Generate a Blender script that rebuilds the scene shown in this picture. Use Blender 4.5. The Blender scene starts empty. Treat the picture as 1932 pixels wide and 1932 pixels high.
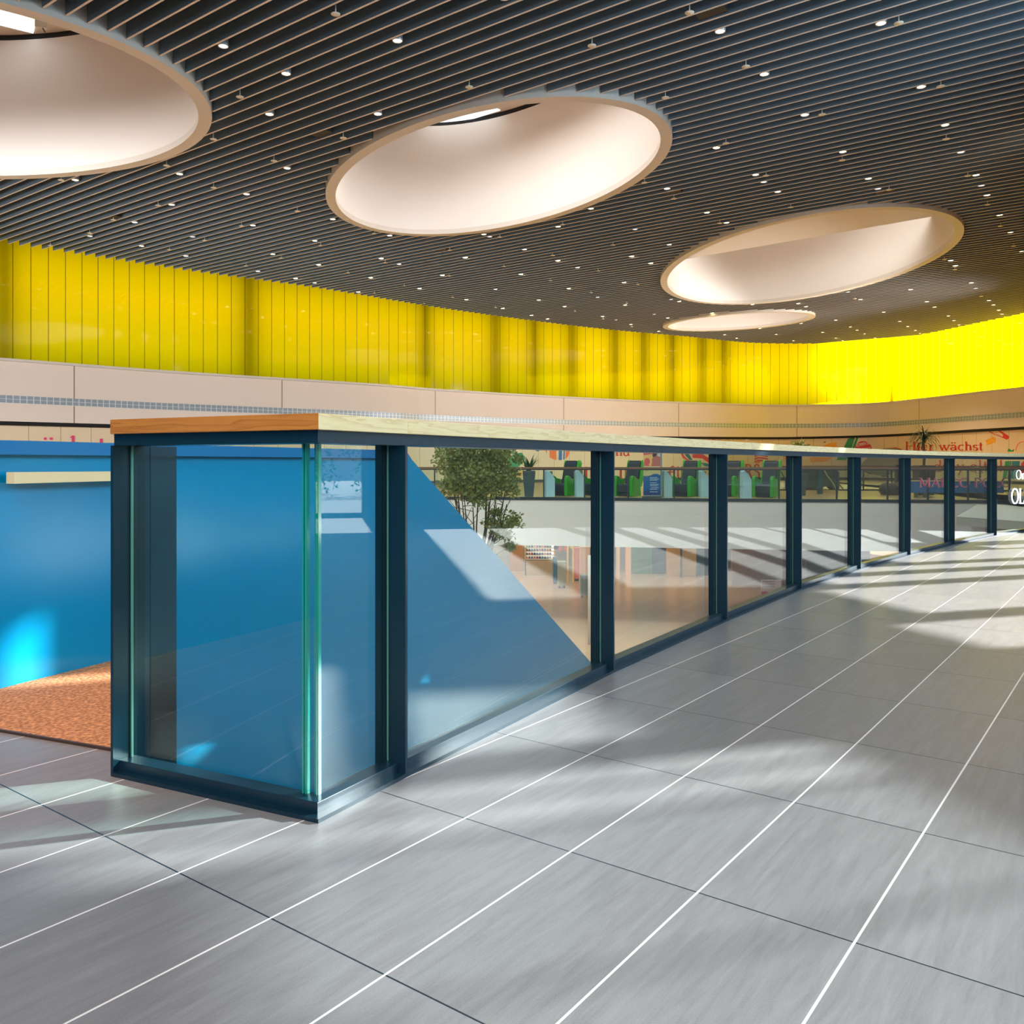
import bpy, bmesh, math, random
from mathutils import Vector, noise
random.seed(7)
S = bpy.context.scene
COL = S.collection
# ------------------------------------------------------------ view / camera / light
F, CX, HZ, TH, EYE = 1629.16, 966.0, 874.36, -0.640424, 1.15
CH = 8.2                      # underside of the baffles above eye level
ZC = EYE + CH
S.view_settings.view_transform = 'Standard'
S.view_settings.look = 'None'
S.view_settings.gamma = 1
S.view_settings.exposure = 0.0
cd = bpy.data.cameras.new('camera')
cam = bpy.data.objects.new('camera', cd)
COL.objects.link(cam)
cam.location = (0, 0, EYE)
cam.rotation_euler = (math.pi / 2, 0, 0)
cd.sensor_width = 36
cd.lens = 36 * F / 1932
cd.shift_y = -(966 - HZ) / 1932
cd.clip_end = 300
S.camera = cam
try:
    S.cycles.use_denoising = True
    S.cycles.max_bounces = 8
    S.cycles.transparent_max_bounces = 24
    S.cycles.sample_clamp_indirect = 4
    S.cycles.caustics_reflective = False
    S.cycles.caustics_refractive = False
except Exception:
    pass
SUN_AZ, SUN_TAN = math.radians(18.3), 0.445
SD = (math.cos(SUN_AZ), math.sin(SUN_AZ))      # horizontal direction towards the sun
SN = (-math.sin(SUN_AZ), math.cos(SUN_AZ))
def st(s, t): return (SD[0] * t + SN[0] * s, SD[1] * t + SN[1] * s)
W = bpy.data.worlds.new('sky'); S.world = W; W.use_nodes = True
bg = W.node_tree.nodes['Background']
bg.inputs[0].default_value = (0.62, 0.8, 1.0, 1); bg.inputs[1].default_value = 1.3
def lamp(name, kind, loc, energy, color, direction=(0, 0, -1), size=(1, 1), shape='RECTANGLE', spread=None):
    l = bpy.data.lights.new(name, kind); l.energy = energy; l.color = color
    if kind == 'AREA':
        l.shape = shape; l.size, l.size_y = size
        if spread: l.spread = spread
    o = bpy.data.objects.new(name, l); COL.objects.link(o); o.location = loc
    o.rotation_euler = Vector(direction).to_track_quat('-Z', 'Y').to_euler()
    return o
sun = lamp('sun', 'SUN', (30, 10, 20), 21, (1.0, 0.99, 0.97), (-SD[0], -SD[1], -SUN_TAN))
sun.data.angle = math.radians(0.6)
# daylight through the skylights in view, plus one added fill lamp behind the camera
HOLES = {1: (-14.22, 19.22, 7.44, 5.38, 174.6), 2: (-0.85, 24.93, 6.54, 4.0, -56.2),
         3: (11.63, 35.68, 8.43, 5.18, -85.9), 4: (12.88, 49.59, 4.38, 2.94, 144.9)}
SKYC = (0.93, 0.97, 1.0)
for k, (hx, hy, a, b, an) in HOLES.items():
    lamp('skylight_daylight', 'AREA', (hx, hy, ZC + 3.6), {1: 2000, 2: 590, 3: 580, 4: 200}[k], {1: (1, .98, .96), 2: (1, .97, .95), 3: (.94, .98, 1), 4: (1, .95, .9)}[k],
         (0, 0, -1), (a * 1.1, b * 1.1), 'ELLIPSE', math.radians({1: 110, 2: 140, 3: 150, 4: 110}[k])).rotation_euler = (0, 0, math.radians(an))
lamp('skylight_daylight', 'AREA', (-2, -4, ZC - 0.2), 1150, (1.0, 0.92, 0.90), (0, 0, -1), (9, 6), 'ELLIPSE')
lamp('window_daylight', 'AREA', (*st(1.0, 15.3), 6.9), 2100, (0.52, 0.8, 1.0), (-SD[0], -SD[1], 0.25), (14, 3.2))  # added fill inside the facade, standing in for its window daylight
lamp('window_daylight', 'AREA', (4, -11, 5.6), 800, (0.76, 0.9, 1.0), (.12, 1, 0.02), (14, 4), 'RECTANGLE', math.radians(110))  # added fill behind the camera for the fascia and baffle sides
lamp('window_daylight', 'AREA', (23.3, 37.2, 5.2), 2700, (1.0, 0.97, 0.94), (-1, .35, 0.05), (7, 5), 'RECTANGLE', math.radians(100))  # added fill out of view at right, brightens the far wall
lamp('window_daylight', 'AREA', (-21, 12, 4.2), 850, (0.94, 0.97, 1.0), (.35, 1, -0.16), (12, 3.5), 'RECTANGLE', math.radians(72))  # added fill out of view at left, brightens the far wall

lamp('shop_light', 'AREA', (3, 38, -1.62), 420, (1.0, .86, .7), (0, 0, -1), (16, 9))  # added fill lamp hidden under the slab, warms the lower level
# beams for the gallery downlights, some added for the fascia, one for the mat
for k, (lx, ly, e) in enumerate([(-6, 35, 350), (0, 38, 400), (6, 44, 700), (-3, 23, 500), (2, 22.5, 750), (8, 22, 1200), (13, 21, 1500), (11, 50, 1500), (16, 44, 1900), (21, 50, 2300), (18, 37, 2000), (6, 31, 1300), (12, 29.5, 1700), (22, 43, 1800)]):
    q = lamp('downlight_beam', 'SPOT', (lx, ly, ZC - .03), e, (1.0, .76, .5) if ly > 26 else (.9, .95, 1.0)); q.data.spot_size = math.radians(110); q.data.spot_blend = .6; q.data.shadow_soft_size = .09
q = lamp('downlight_beam', 'SPOT', (-2.75, 3.6, ZC - .03), 1900, (1.0, .52, .28)); q.data.spot_size = math.radians(24); q.data.spot_blend = .8; q.data.shadow_soft_size = .09  # added warm spot tinting the floor and mat
# ------------------------------------------------------------ materials
def srgb(r, g, b):
    f = lambda c: (c / 255 / 12.92) if c / 255 <= .04045 else ((c / 255 + .055) / 1.055) ** 2.4
    return (f(r), f(g), f(b), 1)
MATS = {}
def mat(name, col, rough=0.5, metal=0.0, spec=0.5, emis=None, estr=0.0, coat=0.0, noise_amt=0.0, noise_scale=20, stretch=(1, 1, 1)):
    if name in MATS: return MATS[name]
    m = bpy.data.materials.new(name); m.use_nodes = True
    n, l = m.node_tree.nodes, m.node_tree.links
    b = n['Principled BSDF']
    b.inputs['Base Color'].default_value = col
    b.inputs['Roughness'].default_value = rough
    b.inputs['Metallic'].default_value = metal
    b.inputs['Specular IOR Level'].default_value = spec
    if coat: b.inputs['Coat Weight'].default_value = coat; b.inputs['Coat Roughness'].default_value = 0.05
    if emis: b.inputs['Emission Color'].default_value = emis; b.inputs['Emission Strength'].default_value = estr
    if noise_amt:
        tc = n.new('ShaderNodeTexCoord'); mp = n.new('ShaderNodeMapping'); nz = n.new('ShaderNodeTexNoise')
        mp.inputs['Scale'].default_value = stretch
        nz.inputs['Scale'].default_value = noise_scale; nz.inputs['Detail'].default_value = 6
        mx = n.new('ShaderNodeMix'); mx.data_type = 'RGBA'
        mx.inputs[6].default_value = tuple(c * (1 - noise_amt) for c in col[:3]) + (1,)
        mx.inputs[7].default_value = tuple(min(1, c * (1 + noise_amt)) for c in col[:3]) + (1,)
        l.new(tc.outputs['Object'], mp.inputs[0]); l.new(mp.outputs[0], nz.inputs['Vector'])
        l.new(nz.outputs['Fac'], mx.inputs[0]); l.new(mx.outputs[2], b.inputs['Base Color'])
    MATS[name] = m
    return m
def nodes(name):
    m = bpy.data.materials.new(name); m.use_nodes = True; m.node_tree.nodes.clear(); MATS[name] = m
    N, L = m.node_tree.nodes, m.node_tree.links
    def nd(t, **k):
        x = N.new('ShaderNode' + t)
        for a, v in k.items(): setattr(x, a, v)
        return x
    def mth(op, a, b=None, c=None):
        x = nd('Math', operation=op)
        for i, v in enumerate((a, b, c)):
            if v is None: continue
            if isinstance(v, (int, float)): x.inputs[i].default_value = v
            else: L.new(v, x.inputs[i])
        return x.outputs[0]
    def mix(f, a, b):
        x = nd('Mix', data_type='RGBA')
        for i, v in ((0, f), (6, a), (7, b)):
            if isinstance(v, (int, float, tuple)): x.inputs[i].default_value = v
            else: L.new(v, x.inputs[i])
        return x.outputs[2]
    out = nd('OutputMaterial')
    return m, N, L, nd, mth, mix, out
def glass_mat(name, tint, r0=0.045, rough=0.0, refl=(1, 1, 1, 1)):
    m, N, L, nd, mth, mix, out = nodes(name)
    lw = nd('LayerWeight'); lw.inputs['Blend'].default_value = 0.5
    p = mth('POWER', lw.outputs['Facing'], 5.0)
    fac = mth('MULTIPLY_ADD', p, 1 - r0, r0)
    tr = nd('BsdfTransparent'); tr.inputs[0].default_value = tint
    gl = nd('BsdfGlossy'); gl.inputs['Roughness'].default_value = rough; gl.inputs[0].default_value = refl
    ms = nd('MixShader'); L.new(fac, ms.inputs[0]); L.new(tr.outputs[0], ms.inputs[1]); L.new(gl.outputs[0], ms.inputs[2])
    L.new(ms.outputs[0], out.inputs[0]); return m
GLASS = glass_mat('clear_glass', (0.89, 0.985, 0.965, 1))
GLASS_FAR = glass_mat('gallery_glass', (0.92, 0.97, 0.94, 1), 0.03)
GLASS_WIN = glass_mat('facade_glass', (0.97, 0.985, 0.985, 1), 0.03)
DARKBLUE = mat('dark_blue_steel', srgb(14, 42, 56), 0.28, 0.0, 0.5, noise_amt=.12, noise_scale=6)
BLACKRUB = mat('black_rubber', srgb(22, 30, 36), 0.5)
EDGE = mat('green_glass_edge', srgb(30, 150, 135), 0.1, 0, 0.8)
BLUE = mat('blue_lacquer', srgb(0, 142, 190), 0.2, 0.0, 0.6, noise_amt=.05, noise_scale=3)
BLUED = mat('blue_lacquer_band', srgb(0, 112, 170), 0.3, 0.0, 0.5)
WHITE = mat('white_plaster', srgb(232, 226, 220), 0.75, noise_amt=.01, noise_scale=2)
RIM = mat('pale_rim_paint', srgb(216, 208, 198), 0.5)
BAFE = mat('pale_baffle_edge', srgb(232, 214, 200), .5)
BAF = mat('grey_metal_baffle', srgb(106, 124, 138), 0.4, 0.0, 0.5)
BLACK = mat('black_paint', srgb(16, 16, 18), 0.8)
CREAM = mat('cream_plaster', srgb(218, 200, 182), 0.7, noise_amt=.02, noise_scale=1.2)
FASCIA = mat('fascia_paint', srgb(236, 233, 230), 0.55, noise_amt=.02, noise_scale=.6)
ANTH = mat('anthracite_paint', srgb(38, 48, 56), 0.45)
def wood(name, c1, c2, direction_scale):
    m, N, L, nd, mth, mix, out = nodes(name)
    uv = nd('UVMap'); mp = nd('Mapping'); mp.inputs['Scale'].default_value = direction_scale
    L.new(uv.outputs[0], mp.inputs[0])
    nz = nd('TexNoise'); nz.inputs['Scale'].default_value = 1.5; nz.inputs['Detail'].default_value = 3; L.new(mp.outputs[0], nz.inputs['Vector'])
    ring = mth('FRACT', mth('MULTIPLY', nz.outputs['Fac'], 9.0))
    g2 = nd('TexNoise'); g2.inputs['Scale'].default_value = 30; mp2 = nd('Mapping'); mp2.inputs['Scale'].default_value = (.6, 10, 1)
    L.new(uv.outputs[0], mp2.inputs[0]); L.new(mp2.outputs[0], g2.inputs['Vector'])
    f = mth('MULTIPLY_ADD', g2.outputs['Fac'], .45, mth('MULTIPLY', mth('POWER', ring, 2.5), .5))
    b = nd('BsdfPrincipled'); b.inputs['Roughness'].default_value = .38
    L.new(mix(f, c1, c2), b.inputs['Base Color']); L.new(b.outputs[0], out.inputs[0]); return m
OAK = wood('light_oak', srgb(255, 232, 178), srgb(222, 184, 122), (1.0, 9, 1))
OAKW = wood('honey_oak', srgb(208, 136, 62), srgb(160, 88, 30), (.7, 9, 1))
def floor_mat():
    m, N, L, nd, mth, mix, out = nodes('grey_stone_tiles')
    g = nd('NewGeometry'); sep = nd('SeparateXYZ'); L.new(g.outputs['Position'], sep.inputs[0])
    c, s = math.cos(TH), math.sin(TH)
    x0, y0 = -0.1325 * EYE, 2.434 * EYE
    X = mth('SUBTRACT', sep.outputs[0], x0); Y = mth('SUBTRACT', sep.outputs[1], y0)
    a = mth('DIVIDE', mth('MULTIPLY_ADD', X, c, mth('MULTIPLY', Y, s)), .35225 * EYE)
    b = mth('DIVIDE', mth('MULTIPLY_ADD', X, -s, mth('MULTIPLY', Y, c)), .66738 * EYE)
    def dist(v, w): return mth('MULTIPLY', mth('ABSOLUTE', mth('SUBTRACT', mth('FRACT', mth('ADD', v, .5)), .5)), w)
    da = dist(a, .35225 * EYE); db = dist(b, .66738 * EYE)
    ja = mth('LESS_THAN', da, .0032); jb = mth('LESS_THAN', db, .0024)
    cell = nd('CombineXYZ'); L.new(mth('FLOOR', a), cell.inputs[0]); L.new(mth('FLOOR', b), cell.inputs[1])
    wn = nd('TexWhiteNoise'); wn.noise_dimensions = '3D'; L.new(cell.outputs[0], wn.inputs[0])
    vec = nd('CombineXYZ'); L.new(mth('MULTIPLY', a, 9), vec.inputs[0]); L.new(mth('MULTIPLY', b, 1.6), vec.inputs[1]); L.new(mth('MULTIPLY', wn.outputs[0], 30), vec.inputs[2])
    n1 = nd('TexNoise'); n1.inputs['Scale'].default_value = 1.4; n1.inputs['Detail'].default_value = 9; n1.inputs['Roughness'].default_value = .72; n1.inputs['Distortion'].default_value = .6
    L.new(vec.outputs[0], n1.inputs['Vector'])
    n2 = nd('TexNoise'); n2.inputs['Scale'].default_value = 260; n2.inputs['Detail'].default_value = 2; L.new(g.outputs['Position'], n2.inputs['Vector'])
    v = mth('ADD', mth('MULTIPLY_ADD', n1.outputs['Fac'], .75, mth('MULTIPLY', n2.outputs['Fac'], .3)), mth('MULTIPLY', wn.outputs[0], .1))
    base = mix(mth('MULTIPLY_ADD', mth('SUBTRACT', v, .6), 1.0, .46), srgb(98, 94, 93), srgb(168, 164, 163))
    c1 = mix(jb, base, srgb(30, 42, 52)); c2 = mix(ja, c1, srgb(238, 228, 224))  # pale joints: light caught in the grooves, put into the colour
    bs = nd('BsdfPrincipled'); L.new(c2, bs.inputs['Base Color'])
    L.new(mth('MULTIPLY_ADD', n1.outputs['Fac'], .12, .30), bs.inputs['Roughness'])
    bs.inputs['Specular IOR Level'].default_value = .28
    bp = nd('Bump'); bp.inputs['Strength'].default_value = .12; bp.inputs['Distance'].default_value = .002
    L.new(mth('SUBTRACT', n2.outputs['Fac'], mth('MULTIPLY', mth('MAXIMUM', ja, jb), 2)), bp.inputs['Height']); L.new(bp.outputs[0], bs.inputs['Normal'])
    L.new(bs.outputs[0], out.inputs[0]); return m
TILE = floor_mat()
def mat_mat():
    m, N, L, nd, mth, mix, out = nodes('brown_loop_mat')
    g = nd('NewGeometry'); n1 = nd('TexVoronoi'); n1.inputs['Scale'].default_value = 55; L.new(g.outputs['Position'], n1.inputs['Vector'])
    n2 = nd('TexNoise'); n2.inputs['Scale'].default_value = 80; n2.inputs['Detail'].default_value = 4; L.new(g.outputs['Position'], n2.inputs['Vector'])
    bs = nd('BsdfPrincipled'); bs.inputs['Roughness'].default_value = .95
    v = mth('MULTIPLY', n1.outputs['Distance'], mth('ADD', n2.outputs['Fac'], .3))
    L.new(mix(mth('MULTIPLY', v, 1.3), srgb(120, 70, 38), srgb(226, 160, 108)), bs.inputs['Base Color'])
    bp = nd('Bump'); bp.inputs['Strength'].default_value = .8; bp.inputs['Distance'].default_value = .006
    L.new(v, bp.inputs['Height']); L.new(bp.outputs[0], bs.inputs['Normal']); L.new(bs.outputs[0], out.inputs[0]); return m
MATM = mat_mat()
def strip_wall(name, base, joint, period, width, rough=.6, trans=False, coat=0.0):
    m, N, L, nd, mth, mix, out = nodes(name)
    uv = nd('UVMap'); sep = nd('SeparateXYZ'); L.new(uv.outputs[0], sep.inputs[0])
    fr = mth('FRACT', mth('DIVIDE', sep.outputs[0], period)); j = mth('LESS_THAN', fr, width / period)
    c = mix(j, base, joint)
    if not trans:
        b = nd('BsdfPrincipled'); b.inputs['Roughness'].default_value = rough; L.new(c, b.inputs['Base Color'])
        b.inputs['Coat Weight'].default_value = coat
        L.new(b.outputs[0], out.inputs[0])
    else:
        tl = nd('BsdfTranslucent'); L.new(c, tl.inputs[0]); df = nd('BsdfDiffuse'); L.new(c, df.inputs[0])
        ms = nd('MixShader'); ms.inputs[0].default_value = .12; L.new(tl.outputs[0], ms.inputs[1]); L.new(df.outputs[0], ms.inputs[2])
        gl = nd('BsdfGlossy'); gl.inputs['Roughness'].default_value = .05
        lw = nd('LayerWeight'); lw.inputs['Blend'].default_value = .5
        f = mth('MULTIPLY_ADD', mth('POWER', lw.outputs['Facing'], 4), .9, .05)
        m2 = nd('MixShader'); L.new(f, m2.inputs[0]); L.new(ms.outputs[0], m2.inputs[1]); L.new(gl.outputs[0], m2.inputs[2])
        L.new(m2.outputs[0], out.inputs[0])
    return m
YELLOW = strip_wall('yellow_translucent_glass', (1.0, .69, .0, 1), (.30, .2, .01, 1), .66, .035, trans=True)
SPAN = strip_wall('cream_wall_panels', srgb(230, 217, 208), srgb(140, 126, 112), 9.4, .05)
SHOP = strip_wall('cream_mural_panels', srgb(228, 208, 176), srgb(176, 154, 124), 1.22, .03, .45)
def band_mat():
    m, N, L, nd, mth, mix, out = nodes('metal_mosaic_band')
    uv = nd('UVMap'); sep = nd('SeparateXYZ'); L.new(uv.outputs[0], sep.inputs[0])
    a = mth('LESS_THAN', mth('FRACT', mth('DIVIDE', sep.outputs[0], .25)), .12)
    b_ = mth('LESS_THAN', mth('FRACT', mth('DIVIDE', sep.outputs[1], .155)), .1)
    b = nd('BsdfPrincipled'); b.inputs['Metallic'].default_value = .45; b.inputs['Roughness'].default_value = .5
    L.new(mix(mth('MAXIMUM', a, b_), srgb(150, 165, 180), srgb(225, 225, 225)), b.inputs['Base Color']); L.new(b.outputs[0], out.inputs[0]); return m
BAND = band_mat()
def emit(name, col, strength):
    m, N, L, nd, mth, mix, out = nodes(name)
    e = nd('Emission'); e.inputs[0].default_value = col; e.inputs[1].default_value = strength; L.new(e.outputs[0], out.inputs[0]); return m

# ------------------------------------------------------------ mesh helpers
ROOT = {}
def tag(o, label=None, cat=None, group=None, kind=None):
    for k, v in (('label', label), ('category', cat), ('group', group), ('kind', kind)):
        if v: o[k] = v
    return o
def thing(name, label, cat, loc=(0, 0, 0), group=None):
    o = bpy.data.objects.new(name, None); COL.objects.link(o); o.location = loc
    o.empty_display_size = .1; ROOT[o] = Vector(loc)
    return tag(o, label, cat, group)
class MB:
    def __init__(s): s.v = []; s.f = []; s.uv = []; s.mi = []
    def add(s, vs, fs, uvs=None, mi=0):
        o = len(s.v); s.v += [tuple(v) for v in vs]
        for i, f in enumerate(fs):
            s.f.append(tuple(a + o for a in f)); s.uv.append(uvs[i] if uvs else None); s.mi.append(mi)
        return s
    def box(s, c, d, rz=0, mi=0, rx=0):
        cx, cy, cz = c; a, b, h = d[0] / 2, d[1] / 2, d[2] / 2; co, si = math.cos(rz), math.sin(rz)
        vs = []
        for x, y, z in ((-a, -b, -h), (a, -b, -h), (a, b, -h), (-a, b, -h), (-a, -b, h), (a, -b, h), (a, b, h), (-a, b, h)):
            if rx: y, z = y * math.cos(rx) - z * math.sin(rx), y * math.sin(rx) + z * math.cos(rx)
            vs.append((cx + x * co - y * si, cy + x * si + y * co, cz + z))
        return s.add(vs, [(3, 2, 1, 0), (4, 5, 6, 7), (0, 1, 5, 4), (1, 2, 6, 5), (2, 3, 7, 6), (3, 0, 4, 7)], mi=mi)
    def prism(s, poly, z0, z1, mi=0, uvs=None):
        n = len(poly); vs = [(x, y, z0) for x, y in poly] + [(x, y, z1) for x, y in poly]
        return s.add(vs, [tuple(range(n))[::-1], tuple(range(n, 2 * n))] + [(i, (i + 1) % n, n + (i + 1) % n, n + i) for i in range(n)], mi=mi)
    def quadbar(s, p, q, off0, off1, z0, z1, n0=None, n1=None, u0=0.0, mi=0):
        """bar between plan points p and q, between two inward offsets (mitred normals) and two heights"""
        d = Vector((q[0] - p[0], q[1] - p[1])); ln = d.length; d.normalize(); nn = Vector((-d.y, d.x))
        n0 = n0 or nn; n1 = n1 or nn
        P = [Vector(p) + n0 * off0, Vector(q) + n1 * off0, Vector(q) + n1 * off1, Vector(p) + n0 * off1]
        vs = [(a.x, a.y, z0) for a in P] + [(a.x, a.y, z1) for a in P]
        fs = [(3, 2, 1, 0), (4, 5, 6, 7), (0, 1, 5, 4), (1, 2, 6, 5), (2, 3, 7, 6), (3, 0, 4, 7)]
        w = abs(off1 - off0); h = z1 - z0; a, b = u0, u0 + ln
        uv = [[(a, w), (b, w), (b, 0), (a, 0)], [(a, 0), (b, 0), (b, w), (a, w)], [(a, 0), (b, 0), (b, h), (a, h)], [(0, 0), (w, 0), (w, h), (0, h)], [(b, 0), (a, 0), (a, h), (b, h)], [(0, 0), (w, 0), (w, h), (0, h)]]
        return s.add(vs, fs, uv, mi)
    def tube(s, pts, r, n=8, mi=0, r1=None):
        pts = [Vector(p) for p in pts]; rings = []
        for i, p in enumerate(pts):
            d = (pts[min(i + 1, len(pts) - 1)] - pts[max(i - 1, 0)]).normalized()
            a = d.cross(Vector((0, 0, 1)));
            if a.length < .05: a = d.cross(Vector((1, 0, 0)))
            a.normalize(); b = d.cross(a); rr = r if r1 is None else r + (r1 - r) * i / (len(pts) - 1)
            rings.append([p + (a * math.cos(k * 2 * math.pi / n) + b * math.sin(k * 2 * math.pi / n)) * rr for k in range(n)])
        vs = [v for R in rings for v in R]; fs = []
        for i in range(len(pts) - 1):
            for k in range(n): fs.append((i * n + k, i * n + (k + 1) % n, (i + 1) * n + (k + 1) % n, (i + 1) * n + k))
        fs += [tuple(range(n))[::-1], tuple(range((len(pts) - 1) * n, len(pts) * n))]
        return s.add(vs, fs, mi=mi)
    def lathe(s, c, prof, n=24, mi=0):
        vs = [(c[0] + r * math.cos(k * 2 * math.pi / n), c[1] + r * math.sin(k * 2 * math.pi / n), c[2] + z) for r, z in prof for k in range(n)]
        fs = [(i * n + k, i * n + (k + 1) % n, (i + 1) * n + (k + 1) % n, (i + 1) * n + k) for i in range(len(prof) - 1) for k in range(n)]
        if prof[0][0] > 1e-4: fs.append(tuple(range(n))[::-1])
        if prof[-1][0] > 1e-4: fs.append(tuple(range((len(prof) - 1) * n, len(prof) * n)))
        return s.add(vs, fs, mi=mi)
    def build(s, name, m, parent=None, smooth=False, bevel=0):
        me = bpy.data.meshes.new(name); r = Vector((0, 0, 0))
        p = parent
        while p is not None:
            if p in ROOT: r = ROOT[p]
            p = p.parent
        me.from_pydata([(x - r.x, y - r.y, z - r.z) for x, y, z in s.v], [], s.f)
        if any(s.uv):
            ul = me.uv_layers.new(name='UVMap')
            for pi, pl in enumerate(me.polygons):
                if s.uv[pi]:
                    for k, li in enumerate(pl.loop_indices): ul.data[li].uv = s.uv[pi][k]
        for mm in (m if isinstance(m, (list, tuple)) else [m]): me.materials.append(mm)
        for pi, pl in enumerate(me.polygons): pl.material_index = s.mi[pi]; pl.use_smooth = smooth
        o = bpy.data.objects.new(name, me); COL.objects.link(o)
        if parent: o.parent = parent
        if bevel:
            b = o.modifiers.new('bevel', 'BEVEL'); b.width = bevel; b.segments = 2; b.limit_method = 'ANGLE'
        return o
def struct(o): o['kind'] = 'structure'; return o
def kids(o): return [c for c in bpy.data.objects if c.parent == o]
def copy_tree(o, parent=None, rec=None):
    rec = rec if rec is not None else o.get('_x')
    c = o.copy(); COL.objects.link(c); c.parent = parent
    for ch in o.children: copy_tree(ch, c)
    return c
def uvp(u, v): return (u * math.cos(TH) - v * math.sin(TH), u * math.sin(TH) + v * math.cos(TH))
def touv(x, y): return (x * math.cos(TH) + y * math.sin(TH), -x * math.sin(TH) + y * math.cos(TH))
def on_z(px, py, z):
    d = F * (z - EYE) / (HZ - py); return ((px - CX) * d / F, d)
def at_d(px, py, d): return ((px - CX) * d / F, d, EYE + (HZ - py) * d / F)
def spline(P, n=6):
    out = []
    for i in range(len(P) - 1):
        p0, p1, p2, p3 = P[max(i - 1, 0)], P[i], P[i + 1], P[min(i + 2, len(P) - 1)]
        for k in range(n):
            t = k / n
            out.append(tuple(.5 * ((2 * p1[j]) + (p2[j] - p0[j]) * t + (2 * p0[j] - 5 * p1[j] + 4 * p2[j] - p3[j]) * t * t + (3 * p1[j] - p0[j] - 3 * p2[j] + p3[j]) * t ** 3) for j in (0, 1)))
    return out + [tuple(P[-1])]
def inset_curve(P, d):
    out = []
    for i, p in enumerate(P):
        a, b = Vector(P[max(i - 1, 0)]), Vector(P[min(i + 1, len(P) - 1)]); t = (b - a).normalized()
        out.append((p[0] + t.y * d, p[1] - t.x * d))
    return out

# ------------------------------------------------------------ the building
WALL = spline([(-33, 24.5), (-26.6, 29.2), (-20.5, 34.5), (-15.5, 39.4), (-7.45, 45.6), (-3.56, 49.5), (7.6, 57.2), (16.3, 61), (19.5, 61.7), (23.2, 61.2), (25.5, 59.4), (26.7, 54.8), (27.5, 50.4), (28.2, 47.6), (29.0, 43.5)])
BAFC = spline([(-30, 23.0), (-24, 27.6), (-18.93, 32.17), (-13.69, 36.94), (-9.1, 40.5), (-3.2, 46.2), (4.5, 52.1), (11.5, 56), (16.1, 58.7), (20.2, 59.2), (24.0, 58.6), (26.1, 55.1), (27.1, 51.2), (28.0, 47.3), (28.8, 43.3)], 4)
FA, FB = st(13.0, 16.0), st(-14.0, 16.0)
REST = [(25.2, 40.5), (FA[0] + .02, FA[1] + .3), FA, FB, (21, -14), (-33, -14)]
def ring_wall(P, z0, z1, name, m, parent=None, z0f=None, thick=.0, flip=False):
    mb = MB(); u = 0
    for a, b in zip(P, P[1:]):
        l = math.dist(a, b)
        za = z0f(a) if z0f else z0; zb = z0f(b) if z0f else z0
        if thick:
            d = Vector((b[0] - a[0], b[1] - a[1])).normalized(); n = (-d.y * thick, d.x * thick)
            vs = [(a[0], a[1], za), (b[0], b[1], zb), (b[0], b[1], z1), (a[0], a[1], z1),
                  (a[0] + n[0], a[1] + n[1], za), (b[0] + n[0], b[1] + n[1], zb), (b[0] + n[0], b[1] + n[1], z1), (a[0] + n[0], a[1] + n[1], z1)]
            fs = [(0, 1, 2, 3), (5, 4, 7, 6), (4, 5, 1, 0), (3, 2, 6, 7)]
            q = [(u, 0), (u + l, 0), (u + l, z1 - zb), (u, z1 - za)]
            mb.add(vs, fs, [q, [q[1], q[0], q[3], q[2]], q, q])
        else:
            mb.add([(a[0], a[1], za), (b[0], b[1], zb), (b[0], b[1], z1), (a[0], a[1], z1)], [(0, 1, 2, 3)], [[(u, 0), (u + l, 0), (u + l, z1 - zb), (u, z1 - za)]])
        u += l
    return mb.build(name, m, parent)
def zs(p):      # underside of the spandrel above the gallery shops
    x = max(-20.5, min(28.2, p[0])); return 2.84 + .19 * (x + 20.5) / 40 if x < 19.5 else 3.03 + .15 * (x - 19.5) / 8.7
YB = EYE + 4.1
wb = bpy.data.objects.new('wall_back', None); COL.objects.link(wb); struct(wb); ROOT[wb] = Vector((0, 0, 0))
ring_wall(WALL, YB, ZC + .95, 'yellow_glass', YELLOW, wb)
OUTW = inset_curve(WALL, -1.15)
# light box behind the yellow glass: bright panel fields between dark steel columns
fields = MB(); strong = MB(); cum = 0; cols = MB()
L1 = emit('backlight_left', (1.0, 1.0, .9, 1), 1.15); L2 = emit('backlight_right', (1.0, 1.0, .85, 1), 7.0); L15 = emit('backlight_middle', (1.0, .97, .85, 1), 1.35)
lb = {0: MB(), 1: MB(), 2: MB()}
for a, b in zip(OUTW, OUTW[1:]):
    k = 2 if (b[0] > 23.5) else (1 if b[0] > 4 else 0)
    z0 = YB + (2.5 if k == 0 else 1.1)
    lb[k].add([(a[0], a[1], z0), (b[0], b[1], z0), (b[0], b[1], ZC + .9), (a[0], a[1], ZC + .9)], [(0, 1, 2, 3)])
for k, mm in ((0, L1), (1, L15), (2, L2)):
    o = lb[k].build('light_box', mm, wb)
def walk(P, dists):
    res = []; acc = 0; it = iter(sorted(dists)); t = next(it, None)
    for a, b in zip(P, P[1:]):
        l = math.dist(a, b)
        while t is not None and acc + l >= t:
            f = (t - acc) / l; res.append((a[0] + (b[0] - a[0]) * f, a[1] + (b[1] - a[1]) * f, math.atan2(b[1] - a[1], b[0] - a[0]))); t = next(it, None)
        acc += l
    return res
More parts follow.
